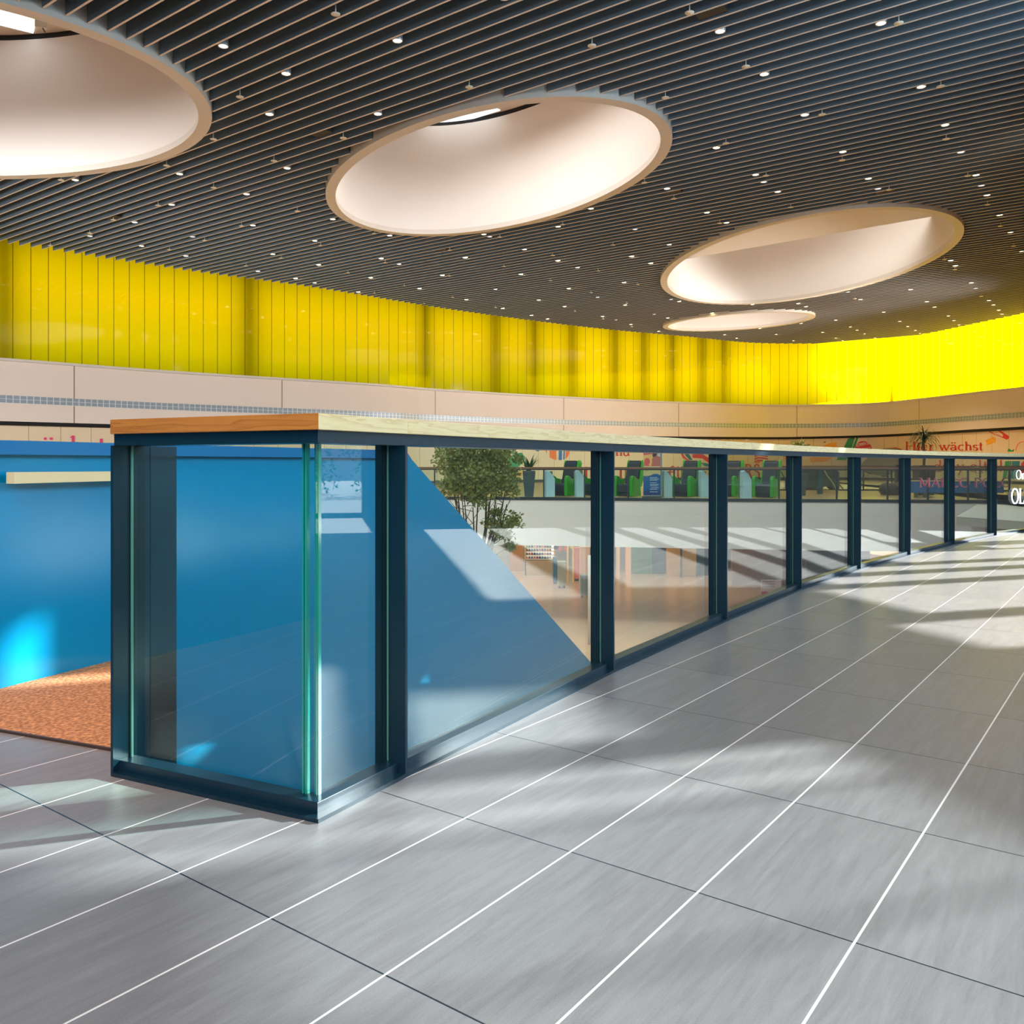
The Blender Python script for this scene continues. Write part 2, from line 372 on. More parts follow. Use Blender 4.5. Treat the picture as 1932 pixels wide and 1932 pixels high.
def arc_of_px(px):
    k = (px - CX) / F; acc = 0
    for a, b in zip(WALL, WALL[1:]):
        l = math.dist(a, b); dx, dy = b[0] - a[0], b[1] - a[1]; den = dx - k * dy
        if abs(den) > 1e-9:
            t = (k * a[1] - a[0]) / den
            if -1e-6 <= t <= 1 + 1e-6 and a[1] + t * dy > 5: return acc + t * l, (a[0] + t * dx, a[1] + t * dy)
        acc += l
    return None
MIDW = inset_curve(WALL, -.42)
for px in (8, 470, 803, 935, 1008, 1080, 1160, 1215, 1268, 1325, 1366, 1682):
    s_, (wx, wy) = arc_of_px(px); q = walk(WALL, [s_])[0]
    n = (-math.sin(q[2]), math.cos(q[2])); w = .55 if px < 1600 else .35
    cols.box((q[0] + n[0] * .5, q[1] + n[1] * .5, (YB + ZC) / 2 + .4), (w, .3, ZC - YB + .9), q[2])
cols.build('column', ANTH, wb)
pb = MB(); acc = 0
for a, b, c, d in zip(WALL, WALL[1:], OUTW, OUTW[1:]):
    pb.add([(*a, YB), (*b, YB), (*d, YB), (*c, YB)], [(0, 1, 2, 3)])
pb.build('plenum_floor', ANTH, wb)
IN1 = inset_curve(WALL, .12)
ring_wall(IN1, 0, YB, 'spandrel', SPAN, wb, z0f=zs, thick=.12)
IN2 = inset_curve(WALL, .30)
ring_wall(IN2, YB, YB + .1, 'ledge', RIM, wb, thick=.3)
IN3 = inset_curve(WALL, .14)
def band_top(x): return 3.86 if x < 0 else 3.86 + .1 * min(1, x / 20)
bm_ = MB(); u = 0
for a, b in zip(IN3, IN3[1:]):
    l = math.dist(a, b); ta, tb = band_top(a[0]) + .02, band_top(b[0]) + .02
    bm_.add([(*a, ta - .31), (*b, tb - .31), (*b, tb), (*a, ta)], [(0, 1, 2, 3)], [[(u, 0), (u + l, 0), (u + l, .31), (u, .31)]]); u += l
bm_.build('mosaic_band', BAND, wb)
ring_wall(inset_curve(WALL, .10), 0, 3.5, 'shadow_gap', BLACK, wb, z0f=lambda p: zs(p) - .16, thick=.1)
SW = inset_curve(WALL, -.02)
ring_wall(SW, -.02, 3.3, 'mural_wall', SHOP, wb)
ring_wall(inset_curve(WALL, .02), .0, .16, 'skirting', ANTH, wb, thick=.05)
# outer shell walls
wr = MB()
P2 = [WALL[-1]] + REST[:2] + [FA]
for a, b in zip(P2, P2[1:]):
    if math.dist(a, b) > .05: wr.quadbar(a, b, 0, .25, -5, ZC + 1.0)
struct(wr.build('wall_right', mat('warm_wall_paint', srgb(190, 170, 150), .7)))
# window facade to the right: (s, z) openings shaped to cast the sun patches
OPEN = [(9.02, 9.40, 1.6, 2.75), (8.08, 8.92, 1.6, 3.85), (7.5, 7.82, 1.6, 4.5), (6.82, 7.22, 1.6, 4.72), (5.3, 6.54, 1.6, 4.9), (4.15, 4.98, 1.6, 5.15),
        (-.3, 1.765, 6.15, 7.05), (1.805, 2.55, 6.1, 7.15), (2.6, 2.80, 6.1, 7.35), (2.84, 3.0, 6.1, 7.5), (3.3, 4.05, 6.4, 7.15), (5.0, 5.13, 7.3, 7.9),
        (-9.0, -5.4, 0.1, 2.5), (-4.8, -1.2, 0.1, 2.5), (2.6, 3.7, 0.1, 1.9), (9.9, 12.4, 1.6, 2.6),
        (3.27, 3.5, 7.2, 7.6), (5.90, 6.08, 6.48, 6.62), (7.26, 7.34, 5.74, 5.86), (8.06, 8.15, 5.3, 5.42)]  # small slits added to throw sun spots on the oak cap
ss = sorted({-14.0, 13.0} | {o[0] for o in OPEN} | {o[1] for o in OPEN}); zz = sorted({-.3, ZC + 1.0} | {o[2] for o in OPEN} | {o[3] for o in OPEN})
fb = MB()
for s0, s1 in zip(ss, ss[1:]):
    run = None
    for z0, z1 in zip(zz, zz[1:]):
        sm, zm = (s0 + s1) / 2, (z0 + z1) / 2
        hole = any(o[0] < sm < o[1] and o[2] < zm < o[3] for o in OPEN)
        if not hole: run = (run[0] if run else z0, z1)
        if hole and run: fb.quadbar(st(s1, 16), st(s0, 16), 0, .12, *run); run = None
    if run: fb.quadbar(st(s1, 16), st(s0, 16), 0, .12, *run)
fac = struct(fb.build('wall_front', mat('facade_grey', srgb(120, 124, 128), .6)))
gl = MB()
for s0, s1, z0, z1 in OPEN[:6] + OPEN[11:]: gl.quadbar(st(s1, 16.05), st(s0, 16.05), 0, .02, z0, z1)
struct(gl.build('window_1', GLASS_WIN))
gl = MB()
for s0, s1, z0, z1 in OPEN[6:8]: gl.quadbar(st(s1, 16.05), st(s0, 16.05), 0, .02, z0, z1)
struct(gl.build('window_6', glass_mat('tinted_upper_glazing', (.58, .635, .65, 1), .03)))  # tint added to dim the sun patches on the near floor
gl = MB()
for s0, s1, z0, z1 in OPEN[8:11]: gl.quadbar(st(s1, 16.05), st(s0, 16.05), 0, .02, z0, z1)
struct(gl.build('window_7', glass_mat('light_tinted_glazing', (.76, .82, .83, 1), .03)))  # weaker tint, added to dim the sun less here
wl = MB()
for a, b in ((FB, (21, -14)), ((21, -14), (-33, -14)), ((-33, -14), (-33, 24.5))): wl.quadbar(a, b, -.25, 0, -5, ZC + 1.0)
struct(wl.build('wall_left', mat('grey_back_wall', srgb(96, 100, 106), .6)))
# pale shop windows on the wall behind, as the near glass mirrors them
for i, (x0, x1, z0, z1) in enumerate([(-26, -20, .2, 3.0), (-18, -9, .2, 3.0), (-7.5, -1, .2, 3.0), (1, 8, .2, 3.0)]):
    b = MB().box(((x0 + x1) / 2, -13.9, (z0 + z1) / 2), (x1 - x0, .08, z1 - z0)); f = struct(b.build('window_%d' % (i + 2), mat('lit_shop_window', srgb(150, 160, 165), .3, emis=(.8, .9, 1, 1), estr=.35)))
# outside ground beyond the facade
og = MB(); P = [st(16, 16.3), st(-20, 16.3), st(-20, 60), st(40, 60), st(40, 45)]
og.prism([P[0], P[4], P[3], P[2], P[1]], -.3, -.1)
struct(og.build('ground', mat('pale_paving', srgb(190, 190, 186), .8)))
# hedge outside
def leafball(mb, c, r, n, size, squash=1.0, rnd=random, flat=.0):
    for _ in range(n):
        a, b = rnd.uniform(0, 6.283), rnd.uniform(-1, 1); rr = r * (rnd.random() ** .4); q = math.sqrt(1 - b * b)
        p = Vector((c[0] + rr * q * math.cos(a), c[1] + rr * q * math.sin(a), c[2] + rr * b * squash))
        d = Vector((rnd.uniform(-1, 1), rnd.uniform(-1, 1), rnd.uniform(-1, .6))).normalized(); e = d.orthogonal().normalized(); e.rotate(__import__('mathutils').Quaternion(d, rnd.uniform(0, 6)))
        L_ = size * rnd.uniform(.6, 1.3); w = L_ * .3
        mb.add([p, p + d * L_ * .5 + e * w, p + d * L_, p + d * L_ * .5 - e * w], [(0, 1, 2, 3)])
# upper floor
C = [(209.3, 1464.7), (600.5, 1554), (768.5, 1466), (1160, 1268.5), (1373.4, 1171.6), (1513.5, 1113), (1625.2, 1075), (1719, 1048.2), (1801.9, 1028), (1881.3, 1011.3)]
BP = [on_z(x, y, 0) for x, y in C] + [(9.22, 15.0), (10.9, 16.35)]
BP[-2] = (9.2, 14.95)
def norms(P):
    out = []
    for i in range(len(P)):
        ns = []
        for a, b in ((i - 1, i), (i, i + 1)):
            if a < 0 or b >= len(P): continue
            d = Vector((P[b][0] - P[a][0], P[b][1] - P[a][1])).normalized(); ns.append(Vector((-d.y, d.x)))
        n = sum(ns, Vector((0, 0))).normalized(); out.append(n / max(.3, n.dot(ns[0])))
    return out
NB = norms(BP)
def off(i, d): return (BP[i][0] + NB[i].x * d, BP[i][1] + NB[i].y * d)
BW0, BW1 = on_z(0, 1302.4, 0), on_z(209, 1248.5, 0)
bd = Vector((BW1[0] - BW0[0], BW1[1] - BW0[1])).normalized()
bq = Vector((734 / 1629.16, 1)).normalized()
def bw(t): return (BW0[0] + bq.x * t, BW0[1] + bq.y * t)
slab_edge = bw(.90)
INN = [off(i, .105) for i in range(len(BP))]
fp = [(-12, -14), (21, -14), FB, FA, INN[-1]] + INN[::-1][1:] + [(INN[0][0] - .02, INN[0][1] + .02), slab_edge, bw(-4.6), (-12, bw(-4.6)[1])]
struct(MB().prism(fp[::-1] if False else fp, -.32, 0).build('floor', TILE))
# lower floor
LZ = -4.2
LOWT = strip_wall('lower_floor_stone', srgb(196, 164, 134), srgb(150, 120, 96), 1.2, .02, .2)
struct(MB().box((0, 24, LZ - .1), (70, 80, .2)).build('floor_lower', mat('lower_floor_stone2', srgb(206, 168, 134), .22, noise_amt=.08, noise_scale=.5)))
# gallery slab across the void (fascia towards the camera)
GE = [(-20, 30.5), (-8, 29.6), on_z(1000, 939.4, 0), on_z(1200, 941, 0), on_z(1500, 943.2, 0), on_z(1880, 945.3, 0), (17.5, 25.6), (16.0, 22.5)]
gf = mat('gallery_floor_stone', srgb(206, 180, 140), .18, noise_amt=.05, noise_scale=.7)
gp = GE + [(FA[0] + 3, FA[1] + 4), (28, 42)] + WALL[::-1][1:] + [(-32, 25)]
struct(MB().prism(gp, -.4, 0).build('floor_gallery', gf))
fm = MB()
for a, b in zip(GE, GE[1:]): fm.quadbar(a, b, -.03, .25, -1.58, -.06)
struct(fm.build('trim_1', FASCIA))
fm = MB()
for a, b in zip(GE, GE[1:]): fm.quadbar(a, b, -.05, .02, -.07, .03)
struct(fm.build('trim_2', ANTH))
lc = MB().prism([(x, y + .3) for x, y in GE] + [(FA[0] + 3, FA[1] + 4), (28, 42)] + WALL[::-1][1:] + [(-32, 25)], -1.5, -1.4)
struct(lc.build('ceiling_lower', CREAM))

# ------------------------------------------------------------ ceiling
def curve_fill(name, outer, holes, z, thick, m):
    cu = bpy.data.curves.new(name, 'CURVE'); cu.dimensions = '2D'; cu.fill_mode = 'BOTH'; cu.extrude = thick / 2
    for P in [outer] + holes:
        sp = cu.splines.new('POLY'); sp.points.add(len(P) - 1); sp.use_cyclic_u = True
        for q, p in zip(sp.points, P): q.co = (p[0], p[1], 0, 1)
    t = bpy.data.objects.new('t', cu); COL.objects.link(t)
    dg = bpy.context.evaluated_depsgraph_get(); me = bpy.data.meshes.new_from_object(t.evaluated_get(dg)); bpy.data.objects.remove(t)
    me.transform(__import__('mathutils').Matrix.Translation((0, 0, z))); me.materials.clear(); me.materials.append(m)
    o = bpy.data.objects.new(name, me); COL.objects.link(o); return o
def ell(h, grow=0.0, n=96):
    x, y, a, b, an = h; an = math.radians(an); out = []
    for k in range(n):
        t = k * 2 * math.pi / n; p, q = (a + grow) * math.cos(t), (b + grow) * math.sin(t)
        out.append((x + p * math.cos(an) - q * math.sin(an), y + p * math.sin(an) + q * math.cos(an)))
    return out
outer = inset_curve(WALL, -1.2) + [(25.4, 40.5)] + REST[1:]
ceil = struct(curve_fill('ceiling', outer, [ell(h, .05) for h in HOLES.values()], ZC + .95, .1, BLACK)); ROOT[ceil] = Vector((0, 0, 0))
clipP = [(u, v) for u, v in (touv(*p) for p in (BAFC + [(25.0, 40.4), (FA[0] - .1, FA[1] + .2), (FA[0] - .2, FA[1]), (FB[0] - .2, FB[1]), (20.8, -13.8), (-32.7, -13.8)]))]
def crossings(poly, v):
    xs = []
    for (u0, v0), (u1, v1) in zip(poly, poly[1:] + poly[:1]):
        if (v0 > v) != (v1 > v): xs.append(u0 + (u1 - u0) * (v - v0) / (v1 - v0))
    return sorted(xs)
ELP = [[touv(*p) for p in ell(h, .02)] for h in HOLES.values()]
baf = []
v = 7.42 - .379 * 60
while v < 60:
    xs = crossings(clipP, v); seg = [(a, b) for a, b in zip(xs[::2], xs[1::2])]
    for e in ELP:
        c = crossings(e, v)
        if len(c) == 2:
            new = []
            for a, b in seg:
                if c[1] <= a or c[0] >= b: new.append((a, b))
                else:
                    if c[0] - a > .1: new.append((a, c[0]))
                    if b - c[1] > .1: new.append((c[1], b))
            seg = new
    if seg: baf.append((v, seg))
    v += .379
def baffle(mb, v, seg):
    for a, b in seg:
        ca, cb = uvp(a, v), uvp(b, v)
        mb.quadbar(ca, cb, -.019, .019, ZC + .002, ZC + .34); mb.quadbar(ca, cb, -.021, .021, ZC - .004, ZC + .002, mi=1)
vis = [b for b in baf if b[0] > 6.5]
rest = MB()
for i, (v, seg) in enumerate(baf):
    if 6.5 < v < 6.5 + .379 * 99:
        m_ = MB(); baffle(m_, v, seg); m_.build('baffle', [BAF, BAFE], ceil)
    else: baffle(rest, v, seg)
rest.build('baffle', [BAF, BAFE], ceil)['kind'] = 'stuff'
# skylight openings
SLAB = emit('sky_glazing', (1, 1, 1, 1), 1.6)
names = {1: ('huge round skylight opening cut off by the upper left corner', 'skylight'), 2: ('large oval skylight opening between the left one and the right one', 'skylight'),
         3: ('long narrow looking skylight opening on the right with a shadow line across', 'skylight'), 4: ('smallest and farthest skylight opening near the yellow wall', 'skylight')}
for k, h in HOLES.items():
    n = 96; r = thing('skylight', names[k][0], names[k][1], (h[0], h[1], ZC)); hh = 3.75
    o_, i_ = ell(h, 0), ell(h, -.30)
    def ringm(A, za, B, zb, name, m, flip=False, smooth=True, par=r):
        vs = [(*p, za) for p in A] + [(*p, zb) for p in B]; mb = MB().add(vs, [(i, (i + 1) % n, n + (i + 1) % n, n + i) for i in range(n)]); return mb.build(name, m, par, smooth)
    rb = MB()
    for A, za, B, zb in ((o_, ZC - .10, i_, ZC - .10), (o_, ZC + .5, o_, ZC - .10), (i_, ZC - .10, i_, ZC + .06)):
        rb.add([(*p, za) for p in A] + [(*p, zb) for p in B], [(i, (i + 1) % n, n + (i + 1) % n, n + i) for i in range(n)])
    rb.build('rim', RIM, r)
    ringm(i_, ZC + .06, ell(h, -.22), ZC + hh, 'shaft', WHITE)
    ringm(o_, ZC + .5, o_, ZC + 1.0, 'collar', BLACK)
    ringm(ell(h, -.2), ZC + hh, ell(h, -.2), ZC + hh + .16, 'shadow_joint', BLACK)
    capz = ZC + hh + .16
    cp = MB(); pe = ell(h, 1.2); cp.prism(pe, capz, capz + .1); cp.build('roof_soffit', CREAM, r)
    if k == 3:      # low soffit across the near half of the opening
        la, lb_ = Vector((17.0, 33.7)), Vector((8.2, 41.1)); dl = (lb_ - la).normalized(); nl = Vector((dl.y, -dl.x))
        if nl.y > 0: nl = -nl
        ins = [p for p in ell(h, -.24, 240) if (Vector(p) - la).dot(nl) > 0]
        j = max(range(len(ins)), key=lambda q: math.dist(ins[q], ins[q - 1])); ins = ins[j:] + ins[:j]
        MB().prism(ins, ZC + 1.5, ZC + 1.65).build('low_soffit', WHITE, r)
    if k in (1, 2):
        sx, sy = (on_z(-62, 8, capz - .02) if k == 1 else on_z(862, 212, capz - .02))
        MB().box((sx, sy, capz - .02), (3.2 if k == 1 else 2.6, 1.5, .03), TH if k == 2 else .6).build('glazing', SLAB, r)
# lamp in the left skylight shaft
sl = thing('spotlight', 'small square spotlight with a bracket inside the upper left skylight opening', 'spotlight', at_d(70, 40, 17.6))
x, y, z = at_d(72, 42, 17.6)
MB().box((x + .06, y, z - .02), (.22, .12, .2), .4).build('housing', RIM, sl)
MB().box((x - .1, y - .05, z + .06), (.12, .08, .1), .4).build('lamp_head', mat('warm_lens', (1, .8, .5, 1), .3, emis=(1, .8, .5, 1), estr=2.5), sl)
MB().tube([(x + .02, y, z), (x + .14, y, z - .2)], .012).build('bracket', ANTH, sl)
# downlights -------------------------------------------------------
LIT = [(413,87),(530,138),(507,218),(333,329),(146,343),(548,322),(463,368),(330,390),(248,420),(484,429),(272,467),(629,416),(601,458),(517,482),(605,502),(555,526),(680,553),(694,524),(957,3),(760,86),(704,214),(1260,359),(1111,394),(1054,430),(907,442),(737,447),(988,472),(880,488),(715,488),(1052,493),(987,520),(836,521),(789,545),(1194,486),(1230,499),(1262,463),(1177,534),(1072,545),(1012,566),(879,566),(950,583),(1068,580),(1178,576),(1134,597),(1000,595),(1031,602),(1191,613),(1243,626),(1261,601),(1283,570),(1356,60),(1658,41),(1440,141),(1735,162),(1516,217),(1786,243),(1351,281),(1588,287),(1424,331),(1636,337),(1843,335),(1466,363),(1863,372),(1886,408),(1337,405),(1372,423),(1907,441),(1792,491),(1804,504),(1832,534),(1719,548),(1928,477),(1865,567),(1873,575),(1883,585),(1891,594),(1622,565),(1747,569),(1764,581),(1788,596),(1799,605),(1810,614),(1419,575),(1342,591),(1505,573),(1522,580),(1666,589),(1697,607),(1713,617),(1727,624),(1736,630),(1575,604),(1603,617),(1511,611),(1618,624),(1630,630),(1650,638),(1553,628),(1576,638),(1589,643),(1495,643),(1464,632),(1432,620),(1387,638),(1366,632),(1342,626)]
DIM = [(177,449),(365,449),(344,483),(486,513),(594,535),(920,447),(754,500),(1199,435),(1092,507),(931,546),(1128,562),(1160,604),(1231,593),(1264,565),(1440,345),(1815,293),(1655,357),(1853,355),(1841,545),(1598,551)]
SPR = [(640,30),(446,180),(404,263),(642,258),(298,310),(113,339),(519,304),(393,351),(300,388),(553,396),(224,417),(166,439),(458,427),(379,452),(100,464),(319,471),(527,486),(466,502),(607,464),(653,514),(1113,83),(889,166),(1250,180),(1293,16),(1217,345),(1272,375),(1057,422),(945,448),(701,439),(845,471),(1154,461),(1046,483),(732,497),(948,502),(1131,512),(839,524),(761,539),(1037,529),(1115,552),(857,562),(938,581),(1084,587),(1139,602),(1194,617),(796,572),(701,552),(1205,537),(1182,572),(1655,59),(1413,131),(1729,176),(1514,229),(1785,262),(1364,266),(1591,304),(1423,339),(1825,330),(1652,364),(1862,384),(1495,393),(1358,421),(1889,428),(1913,465),(1781,488),(1802,509),(1850,558),(1612,563)]
def snap(x, y, f=.5):
    u, v = touv(x, y); k = round((v - 7.42) / .379 - f); return uvp(u, 7.42 + (k + f) * .379)
LAMPXY = []
ORD = 'first second third fourth fifth sixth seventh eighth ninth tenth eleventh twelfth thirteenth fourteenth fifteenth sixteenth seventeenth eighteenth nineteenth twentieth'.split()
ORD += ['twenty-' + w for w in ORD[:9]] + ['thirtieth'] + ['thirty-' + w for w in ORD[:9]]
def zone(px, py):
    if py < 300 and px < 620: return 'right of the cut-off left skylight'
    if py < 240: return 'above the middle oval skylight' if px < 1300 else 'in the rows nearest the top right corner'
    if px < 620: return 'below the cut-off left skylight'
    if px < 1250 and py < 520: return 'between the middle and right skylights' if px > 1000 else 'just behind the middle skylight'
    if px < 1250: return 'over the central yellow wall'
    if py < 480: return 'around the upper rim of the right skylight' if px < 1800 else 'right of the right skylight'
    return 'around the smallest skylight' if px < 1545 else 'in the far right corner of the ceiling'
def order(lst):
    zs_ = {}
    for p in lst: zs_.setdefault(zone(*p), []).append(p)
    return {p: ORD[i] for v in zs_.values() for i, p in enumerate(sorted(v))}
LENS = mat('warm_lamp_lens', (1, .8, .5, 1), .3, emis=(1.0, .72, .38, 1), estr=14)
LENSD = mat('dim_lamp_lens', (.9, .9, 1, 1), .2, emis=(.95, .95, 1, 1), estr=1.6)
LHOUS = mat('lamp_housing', srgb(200, 200, 205), .3, .4)
for m_ in (LENS, LENSD): m_.cycles.emission_sampling = 'NONE'
def make_lamp(lens, name):
    r = thing(name, '', 'ceiling light', (0, 0, 0))
    MB().lathe((0, 0, 0), [(.098, .20), (.105, .02), (.105, -.01), (.085, -.01), (.085, .012)], 20).build('housing', LHOUS, r, True)
    MB().lathe((0, 0, 0), [(.0, .003), (.084, .001)], 20).build('lens', lens, r, True)
    return r
def simple_lamp(lens):
    mb = MB().lathe((0, 0, 0), [(.098, .20), (.108, .02), (.108, -.008)], 12).lathe((0, 0, 0), [(.0, -.012), (.094, -.013)], 12, 1)
    me = mb.build('downlight', [LHOUS, lens]); return me
SPECIAL = {(957, 3): 'lit downlight cut off by the top edge of the photo', (413, 87): 'largest lit downlight, beside the rim of the upper left skylight', (760, 86): 'lit downlight standing alone above the left end of the middle skylight',
           (1658, 41): 'lit downlight nearest the top right corner, with a disc just below it', (1356, 60): 'lit downlight beside the black loudspeaker in the ceiling slats'}
for nm, lst, lens, word in (('downlight', LIT, LENS, 'lit round downlight'), ('spot_downlight', DIM, LENSD, 'dim silver spot downlight')):
    proto = make_lamp(lens, nm); sp = None; first = True; od = order(lst)
    for px, py in lst:
        x, y = on_z(px, py, ZC); x, y = snap(x, y); z_ = zone(px, py)
        LAMPXY.append((x, y))
        if y < 34:
            if first: o = proto; first = False
            else: o = copy_tree(proto)
        else:
            if sp is None: sp = simple_lamp(lens); o = sp
            else: o = sp.copy(); COL.objects.link(o)
            o.name = nm
        o.location = (x, y, ZC + .04)
        lab = SPECIAL.get((px, py)) if nm == 'downlight' else None
        tag(o, lab or '%s %s from the left, %s' % (od[(px, py)], word, z_), 'ceiling light', '%ss %s' % (word, z_))
disc = mat('sprinkler_white', srgb(230, 220, 205), .4)
sp0 = MB().lathe((0, 0, 0), [(.0, -.012), (.085, -.008), (.085, 0), (.0, .004)], 16).lathe((0, 0, 0), [(.012, 0), (.012, .16)], 8).build('sprinkler_disc', disc, None, True)
first = True; od = order(SPR)
for px, py in SPR:
    x, y = on_z(px, py, ZC - .05); x, y = snap(x, y)
    while any(math.dist((x, y), q[:2]) < .30 for q in LAMPXY): x += .1 * math.cos(TH); y += .1 * math.sin(TH)
    if (px, py) == (298, 310): x, y = uvp(*(lambda c_: (c_[0] + .1, c_[1] + .379))(touv(x, y)))
    o = sp0 if first else sp0.copy()
    if not first: COL.objects.link(o)
    first = False; o.location = (x, y, ZC - .05); z_ = zone(px, py)
    tag(o, od[(px, py)] + ' small pale disc from the left, ' + z_, 'sprinkler', 'small pale discs ' + z_)
# black boxes (loudspeakers) in the slats
for px, py, lab in ((1342, 22, 'long black box recessed in the slats near the top edge'), (612, 252, 'black box recessed in the slats left of the middle skylight'), (210, 408, 'black box recessed in the slats under the left skylight'), (1272, 363, 'black box in the slats right of the middle skylight'), (826, 469, 'black box in the slats behind the middle skylight'), (1672, 362, 'black box in the slats above the right skylight')):
    x, y = on_z(px, py, ZC + .05); x, y = snap(x, y)
    tag(MB().box((x, y, ZC + .12), (.55, .26, .2), TH).build('ceiling_loudspeaker', mat('speaker_black', srgb(40, 36, 32), .6), None, False, .01), lab, 'loudspeaker')

# ------------------------------------------------------------ the balustrade at the front
bal = thing('balustrade', 'dark blue steel and glass balustrade with an oak cap curving along the near floor edge', 'balustrade', (BP[1][0], BP[1][1], 0))
TOPC, BOTC = 1.311, 1.258
nP = len(BP)
def bar(name, i, a, b, z0, z1, m, par=bal, e0=0.0, e1=0.0, bevel=0):
    p, q = Vector(BP[i]), Vector(BP[i + 1]); d = (q - p).normalized(); nn = Vector((-d.y, d.x))
    mb = MB(); n0 = NB[i] if e0 == 0 else nn; n1 = NB[i + 1] if e1 == 0 else nn
    mb.quadbar(p + d * e0, q - d * e1, a, b, z0, z1, n0, n1, u0=i * 3.1); return mb.build(name, m, par, False, bevel)
for i in range(nP - 1):
    bar('handrail', i, -.004, .165, BOTC, TOPC, OAKW if i == 0 else OAK, bevel=.002)
    bar('top_channel', i, .014, .15, 1.216, BOTC, DARKBLUE)
    bar('bottom_channel', i, .032, .100, .012, .05, DARKBLUE, bevel=.002)
    bar('base_plate', i, 0, .102, 0, .014, DARKBLUE)
for i in range(nP - 1):
    e0 = .008 if i != 1 else 0; e1 = .008 if i != 0 else 0
    g = bar('glass_pane', i, .075, .090, .046, 1.22, GLASS, e0=e0, e1=e1)
    p, q = Vector(BP[i]), Vector(BP[i + 1]); d = (q - p).normalized(); nn = Vector((-d.y, d.x))
    if i == 0:
        for k, (o1, o2) in enumerate(((.030, .038), (.044, .050))):
            c = q - d * 0; mb = MB(); P_ = c + NB[1] * .0826
            mb.quadbar(P_ - d * o2, P_ - d * o1, -.008, .008, .046, 1.22); mb.build('glass_edge', EDGE, g)
    else:
        mb = MB(); P_ = q + nn * .0825; mb.quadbar(P_ - d * .0115, P_ - d * .0085, -.003, .003, .046, 1.22); mb.build('glass_edge', mat('pale_glass_edge', srgb(112, 158, 144), .15), g)
    if i == 1:
        mb = MB(); P_ = p + NB[1] * .0826
        mb.quadbar(P_ + d * .004, P_ + d * .018, -.009, .009, .046, 1.22); mb.build('glass_edge', EDGE, g)
    if i == 0:
        mb = MB(); P_ = p + nn * .0825; mb.quadbar(P_ + d * .010, P_ + d * .016, -.004, .004, .046, 1.22); mb.build('glass_edge', mat('pale_glass_edge', srgb(112, 158, 144), .15), g)
for i in [0] + list(range(2, nP)):
    j = i if i < nP - 1 else i - 1
    d = (Vector(BP[j + 1]) - Vector(BP[j])).normalized(); n = NB[i]; t = Vector((n.y, -n.x)).normalized()
    dep = .17 if i == 0 else .145
    P_ = Vector(BP[i]); a = P_ - t * .0065; b = P_ + t * .0065
    MB().quadbar(a, b, .004, dep, 0, 1.216, n, n).build('post', DARKBLUE, bal)
    if i: MB().quadbar(P_ - t * .03, P_ + t * .03, .098, .125, .05, 1.216, n, n).build('inner_flange', DARKBLUE, bal)
n0 = NB[0]; P_ = Vector(BP[0]); t = Vector((n0.y, -n0.x))
MB().quadbar(P_ - t * .007, P_ + t * .007, .172, .30, -.3, 1.216, n0, n0).build('closing_panel', mat('black_panel', srgb(24, 30, 34), .35), bal)

# ------------------------------------------------------------ blue escalator parapet
par = thing('escalator_parapet', 'blue lacquered solid parapet of the escalator, its top sloping down behind the glass', 'escalator parapet', (*bw(-2), 0))
nb = Vector((-bq.y, bq.x)).normalized()
def side(pts, y0, y1):      # vertical outline in (t, z), thickness across
    mb = MB(); n = len(pts); vs = []
    for o in (y0, y1): vs += [(bw(t_)[0] + nb.x * o, bw(t_)[1] + nb.y * o, z_) for t_, z_ in pts]
    mb.add(vs, [tuple(range(n)), tuple(range(n, 2 * n))[::-1]] + [((i + 1) % n, i, n + i, n + (i + 1) % n) for i in range(n)]); return mb
ZD = lambda t_: 1.329 - (t_ - 3.808) * .582
side([(-4.6, LZ), (13.0, LZ), (12.2, ZD(12.2)), (3.91, 1.262), (-4.6, 1.262)], 0, .22).build('panel', BLUE, par)
side([(-4.6, 1.195), (3.95, 1.195), (3.85, 1.267), (-4.6, 1.267)], -.05, .25).build('top_band', BLUED, par)
rl = thing('handrail_bar', 'short pale oak handrail bar fixed to the blue parapet at the left edge', 'handrail', (*bw(.2), 1.08))
side([(.005, 1.048), (.86, 1.052), (.86, 1.104), (.005, 1.106)], -.10, -.04).build('rail', OAK, rl)
for q in (.2, .7): side([(q, 1.06), (q + .03, 1.06), (q + .03, 1.085), (q, 1.085)], -.04, 0).build('bracket', ANTH, rl)
mp_ = [on_z(-160, 1352, 0), on_z(245, 1421.5, 0), (slab_edge[0] - .02, slab_edge[1] - .04), bw(-1.1)]
mt = thing('entrance_mat', 'brown textured mat in the floor beside the blue parapet', 'floor mat', (*on_z(60, 1340, 0), 0))
MB().prism([(x, y) for x, y in mp_], .0005, .009).build('pile', MATM, mt)
a, b = Vector(mp_[0]), Vector(mp_[1])
MB().quadbar(a, b, -.012, 0, .0005, .011).build('edge_strip', mat('brown_edge', srgb(70, 48, 36), .5), mt)

